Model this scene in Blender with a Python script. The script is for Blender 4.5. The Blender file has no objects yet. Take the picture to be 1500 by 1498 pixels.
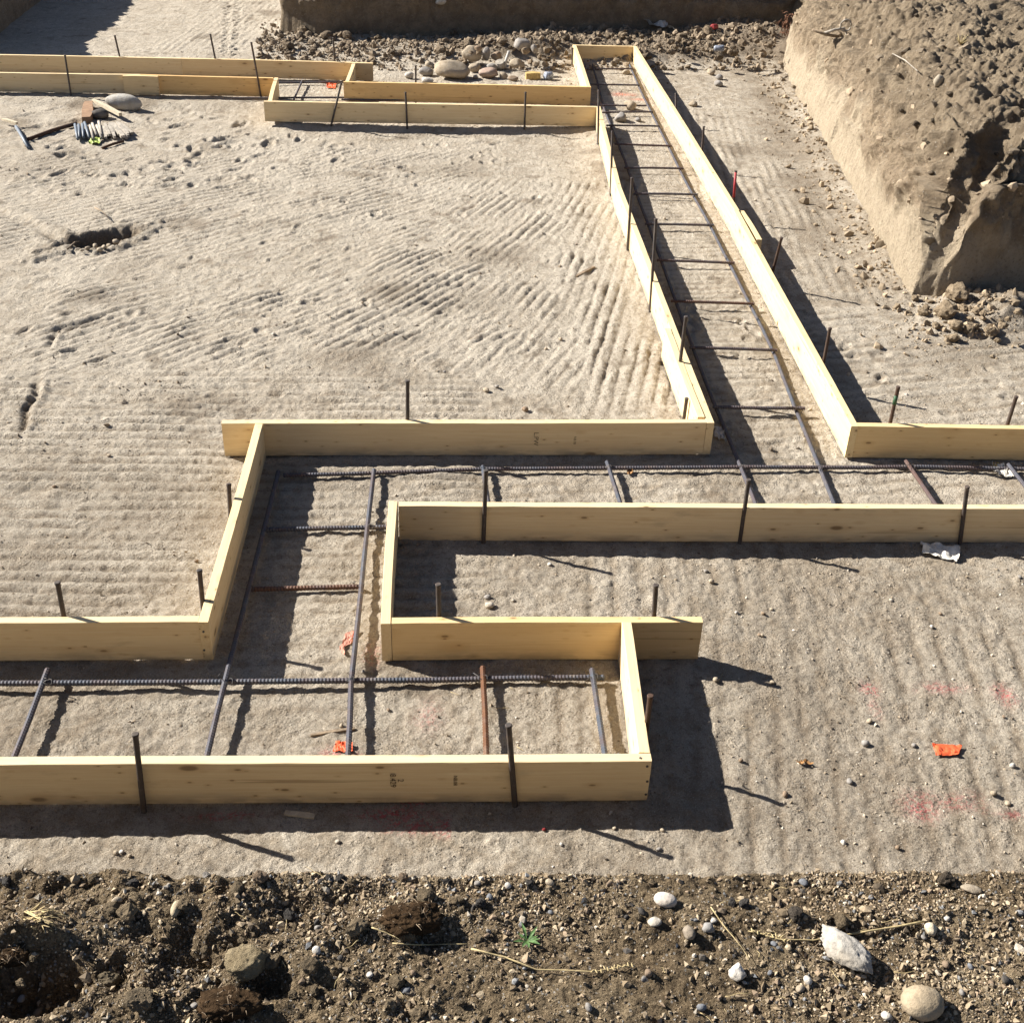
import bpy, bmesh, math, random
import numpy as np
from mathutils import Matrix, Vector

# ------------------------------------------------------------------ camera, sky, sun, exposure
sc = bpy.context.scene
COL = sc.collection
F_PX = 1708.66
CAMZ = 2.9625
CM = np.array([[9.98356121e-01, -4.81535023e-02, 3.10853056e-02],     # image right
               [6.22273149e-05, -5.41444160e-01, -8.40736711e-01],    # image down
               [5.73153743e-02, 8.39356576e-01, -5.40551095e-01]])    # view direction
cam = bpy.data.cameras.new('camera'); cam_o = bpy.data.objects.new('camera', cam); COL.objects.link(cam_o)
cam.sensor_fit = 'HORIZONTAL'; cam.sensor_width = 36; cam.lens = 36 * F_PX / 1500
cam.clip_start = 0.05; cam.clip_end = 2000
r_, d_, f_ = CM
cam_o.matrix_world = Matrix(((r_[0], -d_[0], -f_[0], 0), (r_[1], -d_[1], -f_[1], 0), (r_[2], -d_[2], -f_[2], CAMZ), (0, 0, 0, 1)))
sc.camera = cam_o
SUN_TRAVEL = Vector((0.262, -0.115, -0.184)).normalized()
w = bpy.data.worlds.new('World'); sc.world = w; w.use_nodes = True
nt = w.node_tree; sky = nt.nodes.new('ShaderNodeTexSky'); sky.sky_type = 'NISHITA'; sky.sun_disc = False; sky.air_density = 0.55; sky.ozone_density = 0.3; sky.dust_density = 0.6
sky.sun_elevation = math.asin(-SUN_TRAVEL.z); sky.sun_rotation = math.atan2(-SUN_TRAVEL.x, -SUN_TRAVEL.y)
bg = nt.nodes['Background']; nt.links.new(sky.outputs[0], bg.inputs[0]); bg.inputs[1].default_value = 0.05
sl = bpy.data.lights.new('sun', 'SUN'); sl.energy = 5.0; sl.angle = math.radians(0.53); sl.color = (1.0, 0.955, 0.88)
so = bpy.data.objects.new('sun', sl); COL.objects.link(so); so.rotation_euler = SUN_TRAVEL.to_track_quat('-Z', 'Y').to_euler(); so.location = (-8, 10, 12)
sc.view_settings.view_transform = 'Standard'; sc.view_settings.look = 'None'
sc.view_settings.exposure = 1.33; sc.view_settings.gamma = 1.0; sc.view_settings.use_curve_mapping = False

rnd = random.Random(7)
BH, BT = 0.184, 0.038      # a two-by-eight

# ------------------------------------------------------------------ pixel helpers (a pixel is only a direction)
def ray(px):
    v = np.array([(px[0] - 750) / F_PX, (px[1] - 749) / F_PX, 1.0]); return CM.T @ v
def onz(px, z=0.0):
    d = ray(px); t = (z - CAMZ) / d[2]; return Vector((t * d[0], t * d[1], z))
def ony(px, y):
    d = ray(px); t = y / d[1]; return Vector((t * d[0], y, CAMZ + t * d[2]))
def onx(px, x):
    d = ray(px); t = x / d[0]; return Vector((x, t * d[1], CAMZ + t * d[2]))

# ------------------------------------------------------------------ numpy noise
def _h(ix, iy, iz, s):
    n = (ix.astype(np.int64) * 374761393 + iy.astype(np.int64) * 668265263 + iz * 1440662683 + s * 2246822519) & 0xffffffff
    n = ((n ^ (n >> 13)) * 1274126177) & 0xffffffff
    return ((n ^ (n >> 16)) & 0xffffff).astype(np.float32) / 16777215.0
def vn2(x, y, s=0):
    ix = np.floor(x); iy = np.floor(y); fx = (x - ix).astype(np.float32); fy = (y - iy).astype(np.float32)
    ix = ix.astype(np.int64); iy = iy.astype(np.int64)
    ux = fx * fx * (3 - 2 * fx); uy = fy * fy * (3 - 2 * fy)
    a = _h(ix, iy, 0, s); b = _h(ix + 1, iy, 0, s); c = _h(ix, iy + 1, 0, s); d = _h(ix + 1, iy + 1, 0, s)
    return (a + (b - a) * ux) * (1 - uy) + (c + (d - c) * ux) * uy
def vn3(x, y, z, s=0):
    ix = np.floor(x); iy = np.floor(y); iz = np.floor(z)
    fx, fy, fz = x - ix, y - iy, z - iz
    ix = ix.astype(np.int64); iy = iy.astype(np.int64); iz = iz.astype(np.int64)
    ux = fx * fx * (3 - 2 * fx); uy = fy * fy * (3 - 2 * fy); uz = fz * fz * (3 - 2 * fz)
    o = 0
    for k in (0, 1):
        a = _h(ix, iy, iz + k, s); b = _h(ix + 1, iy, iz + k, s); c = _h(ix, iy + 1, iz + k, s); d = _h(ix + 1, iy + 1, iz + k, s)
        v = (a + (b - a) * ux) * (1 - uy) + (c + (d - c) * ux) * uy
        o = o + v * (uz if k else (1 - uz))
    return o
def fbm2(x, y, o=4, s=0, g=0.5):
    t = 0; a = 1.0; n = 0
    for i in range(o):
        t = t + a * (vn2(x, y, s + i * 17) - 0.5) * 2; n += a; a *= g
        x, y = (x * 1.62 + y * 1.21) + 3.7, (-x * 1.21 + y * 1.62) + 9.1
    return t / n
def fbm3(x, y, z, o=4, s=0, g=0.5):
    t = 0; a = 1.0; n = 0
    for i in range(o):
        t = t + a * (vn3(x, y, z, s + i * 17) - 0.5) * 2; n += a; a *= g
        x, y, z = x * 2.03 + 3.7, y * 2.03 + 9.1, z * 2.03 + 1.3
    return t / n
def worley(x, y, z, s=0):
    ix = np.floor(x).astype(np.int64); iy = np.floor(y).astype(np.int64); iz = np.floor(z).astype(np.int64); best = np.full(x.shape, 9.0, np.float32)
    for a in (-1, 0, 1):
        for b in (-1, 0, 1):
            for c in (-1, 0, 1):
                jx, jy, jz = ix + a, iy + b, iz + c
                dx = jx + _h(jx, jy, jz, s) - x; dy = jy + _h(jx, jy, jz, s + 101) - y; dz = jz + _h(jx, jy, jz, s + 202) - z
                best = np.minimum(best, (dx * dx + dy * dy + dz * dz).astype(np.float32))
    return np.sqrt(best)
def ss(a, b, x):
    t = np.clip((x - a) / (b - a), 0, 1); return t * t * (3 - 2 * t)
def box(X, Y, x0, x1, y0, y1, w=0.25):
    return ss(x0 - w, x0 + w, X) * (1 - ss(x1 - w, x1 + w, X)) * ss(y0 - w, y0 + w, Y) * (1 - ss(y1 - w, y1 + w, Y))

# ------------------------------------------------------------------ mesh helpers
def mesh_np(name, V, Fq, attrs=None, smooth=True, cols=None):
    """V (n,3), Fq (m,k) all faces with k corners"""
    me = bpy.data.meshes.new(name)
    V = np.ascontiguousarray(V, dtype=np.float32); Fq = np.ascontiguousarray(Fq, dtype=np.int32)
    m, k = Fq.shape
    me.vertices.add(len(V)); me.vertices.foreach_set('co', V.ravel())
    me.loops.add(m * k); me.loops.foreach_set('vertex_index', Fq.ravel())
    me.polygons.add(m); me.polygons.foreach_set('loop_start', np.arange(0, m * k, k, dtype=np.int32))
    me.polygons.foreach_set('use_smooth', np.full(m, smooth, dtype=bool))
    for n, a in (attrs or {}).items():
        at = me.attributes.new(n, 'FLOAT', 'POINT'); at.data.foreach_set('value', np.ascontiguousarray(a, dtype=np.float32).ravel())
    for n, a in (cols or {}).items():
        at = me.attributes.new(n, 'FLOAT_COLOR', 'POINT'); at.data.foreach_set('color', np.ascontiguousarray(a, dtype=np.float32).ravel())
    me.update(calc_edges=True); me.validate()
    return me
def grid_faces(nu, nv):
    i = np.arange((nu - 1) * (nv - 1)); a = (i // (nv - 1)) * nv + i % (nv - 1)
    return np.stack([a, a + nv, a + nv + 1, a + 1], 1)
def link(name, me, mat=None, parent=None, label=None, cat=None, group=None, kind=None):
    o = bpy.data.objects.new(name, me); COL.objects.link(o)
    if mat is not None and me is not None:
        if len(me.materials) == 0: me.materials.append(mat)
    if parent is not None: o.parent = parent
    if label: o['label'] = label
    if cat: o['category'] = cat
    if group: o['group'] = group
    if kind: o['kind'] = kind
    return o
def empty(name, loc, label, cat, group=None):
    o = link(name, None, None, None, label, cat, group); o.location = loc; o.empty_display_size = 0.1; return o

# ------------------------------------------------------------------ materials
def nodes(name):
    m = bpy.data.materials.new(name); m.use_nodes = True; n = m.node_tree.nodes; l = m.node_tree.links
    b = n['Principled BSDF']; b.inputs['Roughness'].default_value = 0.95
    b.inputs['Specular IOR Level'].default_value = 0.15
    return m, n, l, b
class NB:
    def __init__(s, n, l): s.n, s.l = n, l
    def put(s, sock, v):
        if hasattr(v, 'is_linked') or isinstance(v, bpy.types.NodeSocket): s.l.new(v, sock)
        elif isinstance(v, (tuple, list)) and len(v) == 3 and sock.type == 'RGBA': sock.default_value = (*v, 1)
        else: sock.default_value = v
    def coord(s, which='Object'): return s.n.new('ShaderNodeTexCoord').outputs[which]
    def mapping(s, v, scale=(1, 1, 1), loc=(0, 0, 0)):
        m = s.n.new('ShaderNodeMapping'); s.put(m.inputs['Vector'], v); m.inputs['Scale'].default_value = scale; s.put(m.inputs['Location'], loc); return m.outputs[0]
    def noise(s, v, scale, detail=4, rough=0.55, dist=0.0):
        t = s.n.new('ShaderNodeTexNoise'); s.put(t.inputs['Vector'], v); t.inputs['Scale'].default_value = scale
        t.inputs['Detail'].default_value = detail; t.inputs['Roughness'].default_value = rough; t.inputs['Distortion'].default_value = dist; return t.outputs['Fac']
    def vor(s, v, scale, out='Distance', feature='F1', rand=1.0):
        t = s.n.new('ShaderNodeTexVoronoi'); t.feature = feature; s.put(t.inputs['Vector'], v); t.inputs['Scale'].default_value = scale; t.inputs['Randomness'].default_value = rand; return t.outputs[out]
    def vor2(s, v, scale):
        t = s.n.new('ShaderNodeTexVoronoi'); s.put(t.inputs['Vector'], v); t.inputs['Scale'].default_value = scale; return t.outputs['Distance'], t.outputs['Color']
    def ramp(s, f, a, b, lo=0.0, hi=1.0):
        t = s.n.new('ShaderNodeMapRange'); s.put(t.inputs['Value'], f); t.inputs['From Min'].default_value = a; t.inputs['From Max'].default_value = b
        t.inputs['To Min'].default_value = lo; t.inputs['To Max'].default_value = hi; return t.outputs[0]
    def mix(s, f, a, b, mode='MIX'):
        t = s.n.new('ShaderNodeMix'); t.data_type = 'RGBA'; t.blend_type = mode
        s.put(t.inputs[0], f); s.put(t.inputs[6], a); s.put(t.inputs[7], b); return t.outputs[2]
    def math(s, op, a, b=0.0, c=0.0):
        t = s.n.new('ShaderNodeMath'); t.operation = op; s.put(t.inputs[0], a); s.put(t.inputs[1], b); s.put(t.inputs[2], c); return t.outputs[0]
    def attr(s, name, out='Fac'):
        t = s.n.new('ShaderNodeAttribute'); t.attribute_name = name; return t.outputs[out]
    def bump(s, h, strength, dist, prev=None):
        t = s.n.new('ShaderNodeBump'); s.put(t.inputs['Height'], h); t.inputs['Strength'].default_value = strength; t.inputs['Distance'].default_value = dist
        if prev is not None: s.l.new(prev, t.inputs['Normal'])
        return t.outputs[0]

def soil(name, pale, mid, dark, grit=1.0, bump=1.0, fine=1.0):
    m, n, l, b = nodes(name); k = NB(n, l); P = k.coord('Object')
    big = k.noise(P, 1.7, 5, 0.6); med = k.noise(P, 9, 5, 0.62, 0.3); sm = k.noise(P, 46, 4, 0.65); tiny = k.noise(P, 210, 2, 0.6)
    c = k.mix(k.ramp(med, 0.40, 0.60), mid, pale)
    c = k.mix(k.ramp(big, 0.46, 0.66, 0, 0.7), c, mid)
    c = k.mix(k.math('MULTIPLY', k.attr('crest'), 0.95), c, pale)  # dry pale crust, plus sunlit ripple crests painted into the colour
    c = k.mix(k.attr('damp_shade'), c, dark)  # damp soil; on the floor also the painted shade of ripple grooves
    c = k.mix(k.ramp(sm, 0.52, 0.74, 0, 0.70 * fine), c, dark)
    c = k.mix(k.ramp(tiny, 0.35, 0.66, 0.42 * fine, 0), c, dark)
    c = k.mix(k.ramp(tiny, 0.58, 0.76, 0, 0.50 * fine), c, pale)
    # grit: small stones set in the crust, light and dark
    v, vc = k.vor2(P, 150)
    sep = n.new('ShaderNodeSeparateColor'); l.new(vc, sep.inputs[0])
    g = k.math('MULTIPLY', k.ramp(v, 0.25, 0.38, 1, 0), k.ramp(sep.outputs[0], 0.80, 0.82, 0, 0.8 * grit))
    gc = k.mix(sep.outputs[1], (0.10, 0.085, 0.07), (0.55, 0.50, 0.43))
    c = k.mix(g, c, gc)
    pn = k.math('MULTIPLY', k.attr('paint'), k.ramp(k.noise(P, 75, 4, 0.75), 0.47, 0.56, 0.04, 0.95))
    c = k.mix(pn, c, k.mix(k.attr('paintorange'), (0.62, 0.09, 0.11), (0.75, 0.13, 0.05)))
    l.new(c, b.inputs['Base Color'])
    crumb = k.math('MULTIPLY', k.ramp(k.vor(P, 75), 0.0, 0.55, 1, 0), k.ramp(k.noise(P, 6, 2, 0.6), 0.42, 0.60))
    nb = k.bump(k.noise(P, 24, 7, 0.76), 1.0 * bump, 0.034)
    nb = k.bump(crumb, 0.8 * bump, 0.010, nb)
    nb = k.bump(k.noise(P, 240, 2, 0.7), 0.8 * bump, 0.005, nb)
    l.new(nb, b.inputs['Normal'])
    return m
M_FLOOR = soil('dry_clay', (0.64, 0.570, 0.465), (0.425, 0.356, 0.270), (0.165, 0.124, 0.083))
M_NEAR = soil('gravelly_soil', (0.42, 0.325, 0.205), (0.275, 0.203, 0.122), (0.078, 0.054, 0.032), 2.0, 1.5, 1.3)

def bank_mat(name):
    m, n, l, b = nodes(name); k = NB(n, l); P = k.coord('Object')
    big = k.noise(P, 1.3, 5, 0.6); med = k.noise(P, 7, 6, 0.65, 0.4); sm = k.noise(P, 40, 4, 0.65)
    pale, mid, top = (0.40, 0.315, 0.215), (0.27, 0.205, 0.138), (0.185, 0.142, 0.095)
    c = k.mix(k.ramp(med, 0.40, 0.64), mid, pale)
    c = k.mix(k.ramp(big, 0.45, 0.62, 0, 0.45), c, mid)
    c = k.mix(k.attr('cut'), c, k.mix(k.ramp(med, 0.3, 0.7), (0.40, 0.325, 0.23), (0.50, 0.415, 0.30)))
    c = k.mix(k.attr('topsoil'), c, k.mix(k.ramp(med, 0.40, 0.66), top, (0.29, 0.23, 0.158)))
    c = k.mix(k.ramp(sm, 0.52, 0.76, 0, 0.6), c, (0.13, 0.098, 0.066))
    v, vc = k.vor2(P, 70); sep = n.new('ShaderNodeSeparateColor'); l.new(vc, sep.inputs[0])
    g = k.math('MULTIPLY', k.ramp(v, 0.25, 0.38, 1, 0), k.ramp(sep.outputs[0], 0.86, 0.88, 0, 0.7))
    c = k.mix(g, c, k.mix(sep.outputs[1], (0.12, 0.10, 0.08), (0.50, 0.45, 0.38)))
    l.new(c, b.inputs['Base Color'])
    nb = k.bump(k.noise(P, 20, 8, 0.75), 1.0, 0.055)
    nb = k.bump(k.noise(P, 130, 4, 0.7), 0.6, 0.007, nb)
    l.new(nb, b.inputs['Normal']); return m
M_BANK = bank_mat('bank_earth')

def wood_mat():
    m, n, l, b = nodes('spruce_board'); k = NB(n, l); b.inputs['Roughness'].default_value = 0.7; b.inputs['Specular IOR Level'].default_value = 0.25
    P0 = k.coord('Object'); oi = n.new('ShaderNodeObjectInfo')
    cv = n.new('ShaderNodeCombineXYZ'); off = k.math('MULTIPLY', oi.outputs['Random'], 37.0)
    l.new(off, cv.inputs[0]); l.new(off, cv.inputs[1]); l.new(off, cv.inputs[2])
    ad = n.new('ShaderNodeVectorMath'); l.new(P0, ad.inputs[0]); l.new(cv.outputs[0], ad.inputs[1]); P = ad.outputs[0]
    warp = k.noise(k.mapping(P, (1.2, 6, 6)), 1.0, 3, 0.5)
    gr = k.noise(k.mapping(P, (1.6, 60, 60)), 1.0, 4, 0.6, 1.2)
    gr2 = k.noise(k.mapping(P, (0.7, 16, 16)), 1.0, 3, 0.5, 2.0)
    fine = k.noise(k.mapping(P, (8, 260, 260)), 1.0, 2, 0.6)
    lightc, deepc = (0.77, 0.64, 0.405), (0.69, 0.535, 0.315)
    c = k.mix(k.ramp(gr, 0.35, 0.7, 0.75, 0), lightc, deepc)
    c = k.mix(k.ramp(gr2, 0.56, 0.72, 0, 0.6), c, deepc)
    c = k.mix(k.ramp(fine, 0.30, 0.75, 0.22, 0), c, (0.45, 0.30, 0.15))
    # long resin streaks, knots of several sizes, dirt smears
    c = k.mix(k.math('MULTIPLY', k.ramp(k.noise(k.mapping(P, (0.9, 55, 55)), 1.0, 2, 0.4, 0.6), 0.70, 0.76, 0, 0.5), 1.0), c, (0.24, 0.14, 0.065))
    for sc_, th, am, keep in ((0.75, 0.095, 0.7, 0.55), (1.7, 0.10, 0.65, 0.60), (3.4, 0.10, 0.6, 0.62)):
        Pm = k.mapping(P, (4.2 * sc_, 11 * sc_, 11 * sc_))
        vd, vc = k.vor2(Pm, 1.0); sep = n.new('ShaderNodeSeparateColor'); l.new(vc, sep.inputs[0])
        kn = k.math('MULTIPLY', k.ramp(vd, th * 0.75, th * 1.25, am, 0), k.ramp(sep.outputs[0], keep, keep + 0.02, 0, 1))
        halo = k.math('MULTIPLY', k.ramp(vd, th, th * 3.2, 0.35, 0), k.ramp(sep.outputs[0], keep, keep + 0.02, 0, 1))
        c = k.mix(halo, c, (0.46, 0.28, 0.12)); c = k.mix(kn, c, (0.10, 0.05, 0.022))
    dirt = k.ramp(k.noise(k.mapping(P, (3, 9, 9)), 1.0, 5, 0.7), 0.60, 0.78, 0, 0.55)
    c = k.mix(dirt, c, (0.36, 0.275, 0.175))
    lowz = n.new('ShaderNodeSeparateXYZ'); l.new(P0, lowz.inputs[0])
    splash = k.math('MULTIPLY', k.ramp(lowz.outputs[2], 0.0, 0.055, 0.8, 0), k.ramp(k.noise(k.mapping(P, (7, 22, 22)), 1.0, 4), 0.42, 0.62))
    c = k.mix(splash, c, (0.33, 0.27, 0.19))
    c = k.mix(1.0, c, oi.outputs['Color'], 'MULTIPLY')
    l.new(c, b.inputs['Base Color'])
    nb = k.bump(gr, 0.25, 0.003); nb = k.bump(fine, 0.25, 0.0015, nb); l.new(nb, b.inputs['Normal'])
    return m
M_WOOD = wood_mat()

def steel_mat(name, steel, rust, base_rust):
    m, n, l, b = nodes(name); k = NB(n, l); P = k.coord('Object'); oi = n.new('ShaderNodeObjectInfo')
    rs = n.new('ShaderNodeSeparateColor'); l.new(oi.outputs['Color'], rs.inputs[0])
    nz = k.noise(P, 9, 5, 0.7); f = k.ramp(nz, 0.62, 0.42, 0, 1)
    f = k.math('MULTIPLY', f, base_rust); f = k.math('ADD', f, rs.outputs[0])
    c = k.mix(f, k.mix(k.noise(P, 60, 3), steel, tuple(x * 1.7 for x in steel)), k.mix(k.noise(P, 80, 3), rust, tuple(x * 0.45 for x in rust)))
    dusty = k.ramp(k.noise(P, 25, 3), 0.55, 0.78, 0, 0.30); c = k.mix(dusty, c, (0.33, 0.27, 0.20))
    l.new(c, b.inputs['Base Color']); b.inputs['Metallic'].default_value = 0.2; b.inputs['Roughness'].default_value = 0.7
    b.inputs['Specular IOR Level'].default_value = 0.3
    l.new(k.bump(k.noise(P, 180, 3), 0.4, 0.002), b.inputs['Normal']); return m
M_REBAR = steel_mat('mill_scale_rebar', (0.052, 0.060, 0.076), (0.19, 0.085, 0.04), 0.28)
M_STAKE = steel_mat('worn_stake_steel', (0.050, 0.046, 0.043), (0.12, 0.062, 0.036), 0.35)

def rock_mat():
    m, n, l, b = nodes('stone'); k = NB(n, l); P = k.coord('Object'); oi = n.new('ShaderNodeObjectInfo')
    c = k.mix(k.ramp(k.noise(P, 14, 5, 0.65), 0.35, 0.7), oi.outputs['Color'], k.mix(1.0, oi.outputs['Color'], (0.62, 0.58, 0.52), 'MULTIPLY'))
    c = k.mix(k.ramp(k.noise(P, 120, 3, 0.7), 0.5, 0.8, 0, 0.5), c, (0.10, 0.085, 0.07))
    c = k.mix(k.ramp(k.noise(P, 5, 3, 0.6), 0.5, 0.7, 0, 0.5), c, (0.42, 0.355, 0.27))
    l.new(c, b.inputs['Base Color']); b.inputs['Roughness'].default_value = 0.85
    nb = k.bump(k.noise(P, 45, 6, 0.7), 0.5, 0.010); l.new(nb, b.inputs['Normal']); return m
M_ROCK = rock_mat()
def pebble_mat():
    m, n, l, b = nodes('gravel_grain'); k = NB(n, l); P = k.coord('Object')
    c = k.mix(k.ramp(k.noise(P, 160, 3, 0.7), 0.4, 0.75, 0, 0.5), k.attr('tint', 'Color'), (0.16, 0.125, 0.085))
    l.new(c, b.inputs['Base Color']); b.inputs['Roughness'].default_value = 0.9
    l.new(k.bump(k.noise(P, 300, 3), 0.4, 0.002), b.inputs['Normal']); return m
M_PEB = pebble_mat()
def clod_mat():
    m, n, l, b = nodes('clod_earth'); k = NB(n, l); P = k.coord('Object'); oi = n.new('ShaderNodeObjectInfo')
    c = k.mix(k.ramp(k.noise(P, 30, 6, 0.7), 0.35, 0.68), k.mix(1.0, oi.outputs['Color'], (0.5, 0.48, 0.45), 'MULTIPLY'), oi.outputs['Color'])
    l.new(c, b.inputs['Base Color'])
    nb = k.bump(k.noise(P, 50, 6, 0.75), 1.0, 0.02); l.new(nb, b.inputs['Normal']); return m
M_CLOD = clod_mat()
def plain(name, col, rough=0.6, var=0.25, scale=30, bump=0.2, spec=0.3):
    m, n, l, b = nodes(name); k = NB(n, l); P = k.coord('Object')
    c = k.mix(k.ramp(k.noise(P, scale, 4, 0.65), 0.35, 0.7), tuple(x * (1 - var) for x in col), col)
    l.new(c, b.inputs['Base Color']); b.inputs['Roughness'].default_value = rough; b.inputs['Specular IOR Level'].default_value = spec
    l.new(k.bump(k.noise(P, scale * 3, 4), bump, 0.004), b.inputs['Normal']); return m
M_STRAW = plain('dry_straw', (0.55, 0.43, 0.22), 0.7, 0.45, 60)
M_TWIG = plain('dead_wood', (0.32, 0.24, 0.16), 0.85, 0.5, 40, 0.6)
M_TWIGPALE = plain('bleached_wood', (0.62, 0.53, 0.38), 0.85, 0.4, 40, 0.5)
M_PAPER = plain('dirty_white_paper', (0.74, 0.70, 0.62), 0.8, 0.35, 25)
M_ORANGE = plain('orange_plastic_flag', (0.80, 0.13, 0.045), 0.6, 0.3, 30)
M_PINK = plain('faded_pink_tape', (0.62, 0.28, 0.20), 0.7, 0.3, 30)
M_RED = plain('red_paint', (0.42, 0.045, 0.05), 0.55, 0.4, 40)
M_GREEN = plain('green_paint', (0.06, 0.14, 0.07), 0.6, 0.4, 40)
M_LEAF = plain('green_leaf', (0.09, 0.17, 0.05), 0.6, 0.4, 60)
M_LIME = plain('lime_leaf', (0.45, 0.55, 0.12), 0.6, 0.3, 60)
M_DEADLEAF = plain('dead_leaf', (0.34, 0.18, 0.07), 0.8, 0.4, 50)
M_WHITE = plain('white_plastic', (0.55, 0.52, 0.47), 0.5, 0.25, 20)
M_BLUECAN = plain('blue_white_can', (0.42, 0.46, 0.55), 0.5, 0.75, 45, 0.1, 0.5)
M_REDCAN = plain('red_can', (0.38, 0.05, 0.05), 0.4, 0.4, 50, 0.1, 0.5)
M_TANCAN = plain('yellow_carton', (0.60, 0.42, 0.16), 0.6, 0.4, 50)
M_GREYWOOD = plain('weathered_grey_lath', (0.46, 0.41, 0.34), 0.9, 0.5, 25, 0.5)
M_BROWNWOOD = plain('brown_block', (0.36, 0.22, 0.13), 0.85, 0.4, 25, 0.4)
M_BLUEBAR = plain('blue_grey_steel', (0.13, 0.16, 0.20), 0.55, 0.4, 40, 0.3, 0.5)
M_DARK = plain('ink', (0.10, 0.07, 0.045), 0.8, 0.3, 200, 0.0, 0.1)
M_WIRE = plain('tie_wire', (0.10, 0.09, 0.085), 0.6, 0.4, 80, 0.1, 0.5)
M_PEAT = plain('peat', (0.060, 0.037, 0.020), 0.98, 0.6, 60, 1.0, 0.05)

# ------------------------------------------------------------------ the pit floor
NR = np.random.RandomState(5)
xs = np.concatenate([np.arange(-6.4, -3.6, 0.0195), np.arange(-3.6, -1.7, 0.0130), np.arange(-1.7, 2.3, 0.0085), np.arange(2.3, 5.6, 0.0195)])
yl = [1.45]
while yl[-1] < 19.5: yl.append(yl[-1] + max(0.0070, 0.0030 * yl[-1]))
ys = np.array(yl)
X, Y = np.meshgrid(xs, ys, indexing='ij')
def zones(X, Y):
    wx = X + 0.22 * fbm2(X * 1.9, Y * 1.9, 3, 3); wy = Y + 0.22 * fbm2(X * 1.9 + 40, Y * 1.9, 3, 4)
    intrench = box(X, Y, -1.08, -0.24, 2.85, 5.12, 0.04)
    P = [  # angle, spacing, x0, x1, y0, y1, amp, phase warp
        (0, 0.090, -4.0, 0.15, 3.7, 6.05, 0.0165), (2, 0.100, -1.2, -0.25, 2.9, 4.2, 0.006),
        (44, 0.084, -2.45, -0.8, 6.1, 7.5, 0.0165), (54, 0.084, -1.1, 0.35, 6.3, 8.2, 0.0155),
        (43, 0.088, -3.6, -1.3, 7.8, 10.4, 0.012), (47, 0.088, -1.5, 0.1, 8.3, 10.8, 0.013),
        (66, 0.084, 0.0, 0.9, 5.9, 9.9, 0.013), (76, 0.086, 0.75, 1.5, 5.6, 9.8, 0.0125),
        (84, 0.092, 2.2, 3.0, 7.3, 12.6, 0.012), (85, 0.120, -0.15, 1.6, 3.6, 4.35, 0.0065), (80, 0.110, 0.75, 3.2, 1.9, 3.75, 0.0055),
        (86, 0.090, 0.05, 0.68, 2.88, 3.52, 0.007), (14, 0.110, 2.2, 4.4, 5.25, 7.0, 0.0085), (5, 0.095, 1.45, 2.05, 5.0, 13.5, 0.007),
        (8, 0.100, -0.2, 2.6, 4.42, 5.1, 0.003), (86, 0.1, -3.3, -2.2, 14.6, 18.5, 0.008)]
    H = np.zeros_like(X); C = np.zeros_like(X); G = np.zeros_like(X)
    brk = ss(-0.45, 0.35, fbm2(X * 3.1, Y * 3.1, 4, 31))
    for i, (a, sp, x0, x1, y0, y1, amp) in enumerate(P):
        mk = box(wx, wy, x0, x1, y0, y1, 0.16)
        sel = mk > 0.01
        if not sel.any(): continue
        x, y = X[sel], Y[sel]; ar = math.radians(a)
        q = -x * math.sin(ar) + y * math.cos(ar); t = x * math.cos(ar) + y * math.sin(ar)
        q = q + 0.035 * fbm2(t * 0.8 + i * 7, q * 0.4, 2, 50 + i) + 0.006 * fbm2(t * 9, q * 6, 2, 90 + i)
        ph = q / (sp * 0.90); p = 0.5 + 0.5 * np.cos(2 * np.pi * ph + 0.7 * np.sin(2 * np.pi * ph))
        tt = np.abs(ph - np.round(ph)); p = 0.30 * p + 0.70 * (1 - np.exp(-((0.5 - tt) / 0.13) ** 2))
        loc = 0.32 + 0.95 * ss(-0.40, 0.30, fbm2(t * 2.2 + 11, q * 5.5, 4, 130 + i, 0.6))
        bk = np.maximum(brk[sel], 0.65 if i == 0 else 0.0); v = 1.05 * amp * mk[sel] * p * loc * (0.25 + 0.75 * bk)
        new = v > H[sel]
        gs = G[sel]; gs[new] = (mk[sel] * np.clip(0.75 - p, 0, 1) * loc * (0.3 + 0.7 * brk[sel]))[new]; G[sel] = gs; hs = H[sel]; cs = C[sel]; hs[new] = v[new]; cs[new] = (1.3 * mk[sel] * (p - 0.40) * loc)[new]; H[sel] = hs; C[sel] = cs  # pale crests, dark grooves: ripple light and shade carried in the colour
    H *= 1 - 0.6 * intrench
    return H, np.clip(C, 0, 1), np.clip(G, 0, 1)
RIP, CREST, GROOVE_SHADE = zones(X, Y)
Z = 0.014 * fbm2(X * 0.7, Y * 0.7, 3, 1) + 0.005 * fbm2(X * 5, Y * 5, 3, 2) + 0.0068 * fbm2(X * 14, Y * 14, 3, 8, 0.65) + 0.0052 * fbm2(X * 40, Y * 40, 2, 9, 0.7)
Z = Z - 0.010 + RIP
Z -= 0.045 * ss(7.5, 10.8, Y) * (1 - ss(11.25, 11.6, Y)) * (1 - ss(1.2, 1.5, X))        # ground falls away in front of the far forms
Z -= 0.045 * (1 - ss(-1.75, -1.55, X)) * ss(11.2, 11.5, Y) * (1 - ss(12.0, 12.25, Y))
lump = ss(0.15, 0.6, fbm2(X * 2.3, Y * 2.3, 3, 77))
Z += 0.006 * lump * fbm2(X * 30, Y * 30, 3, 78)
DAMP_SHADE = np.zeros_like(X); PAINT = np.zeros_like(X); PORA = np.zeros_like(X)
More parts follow.
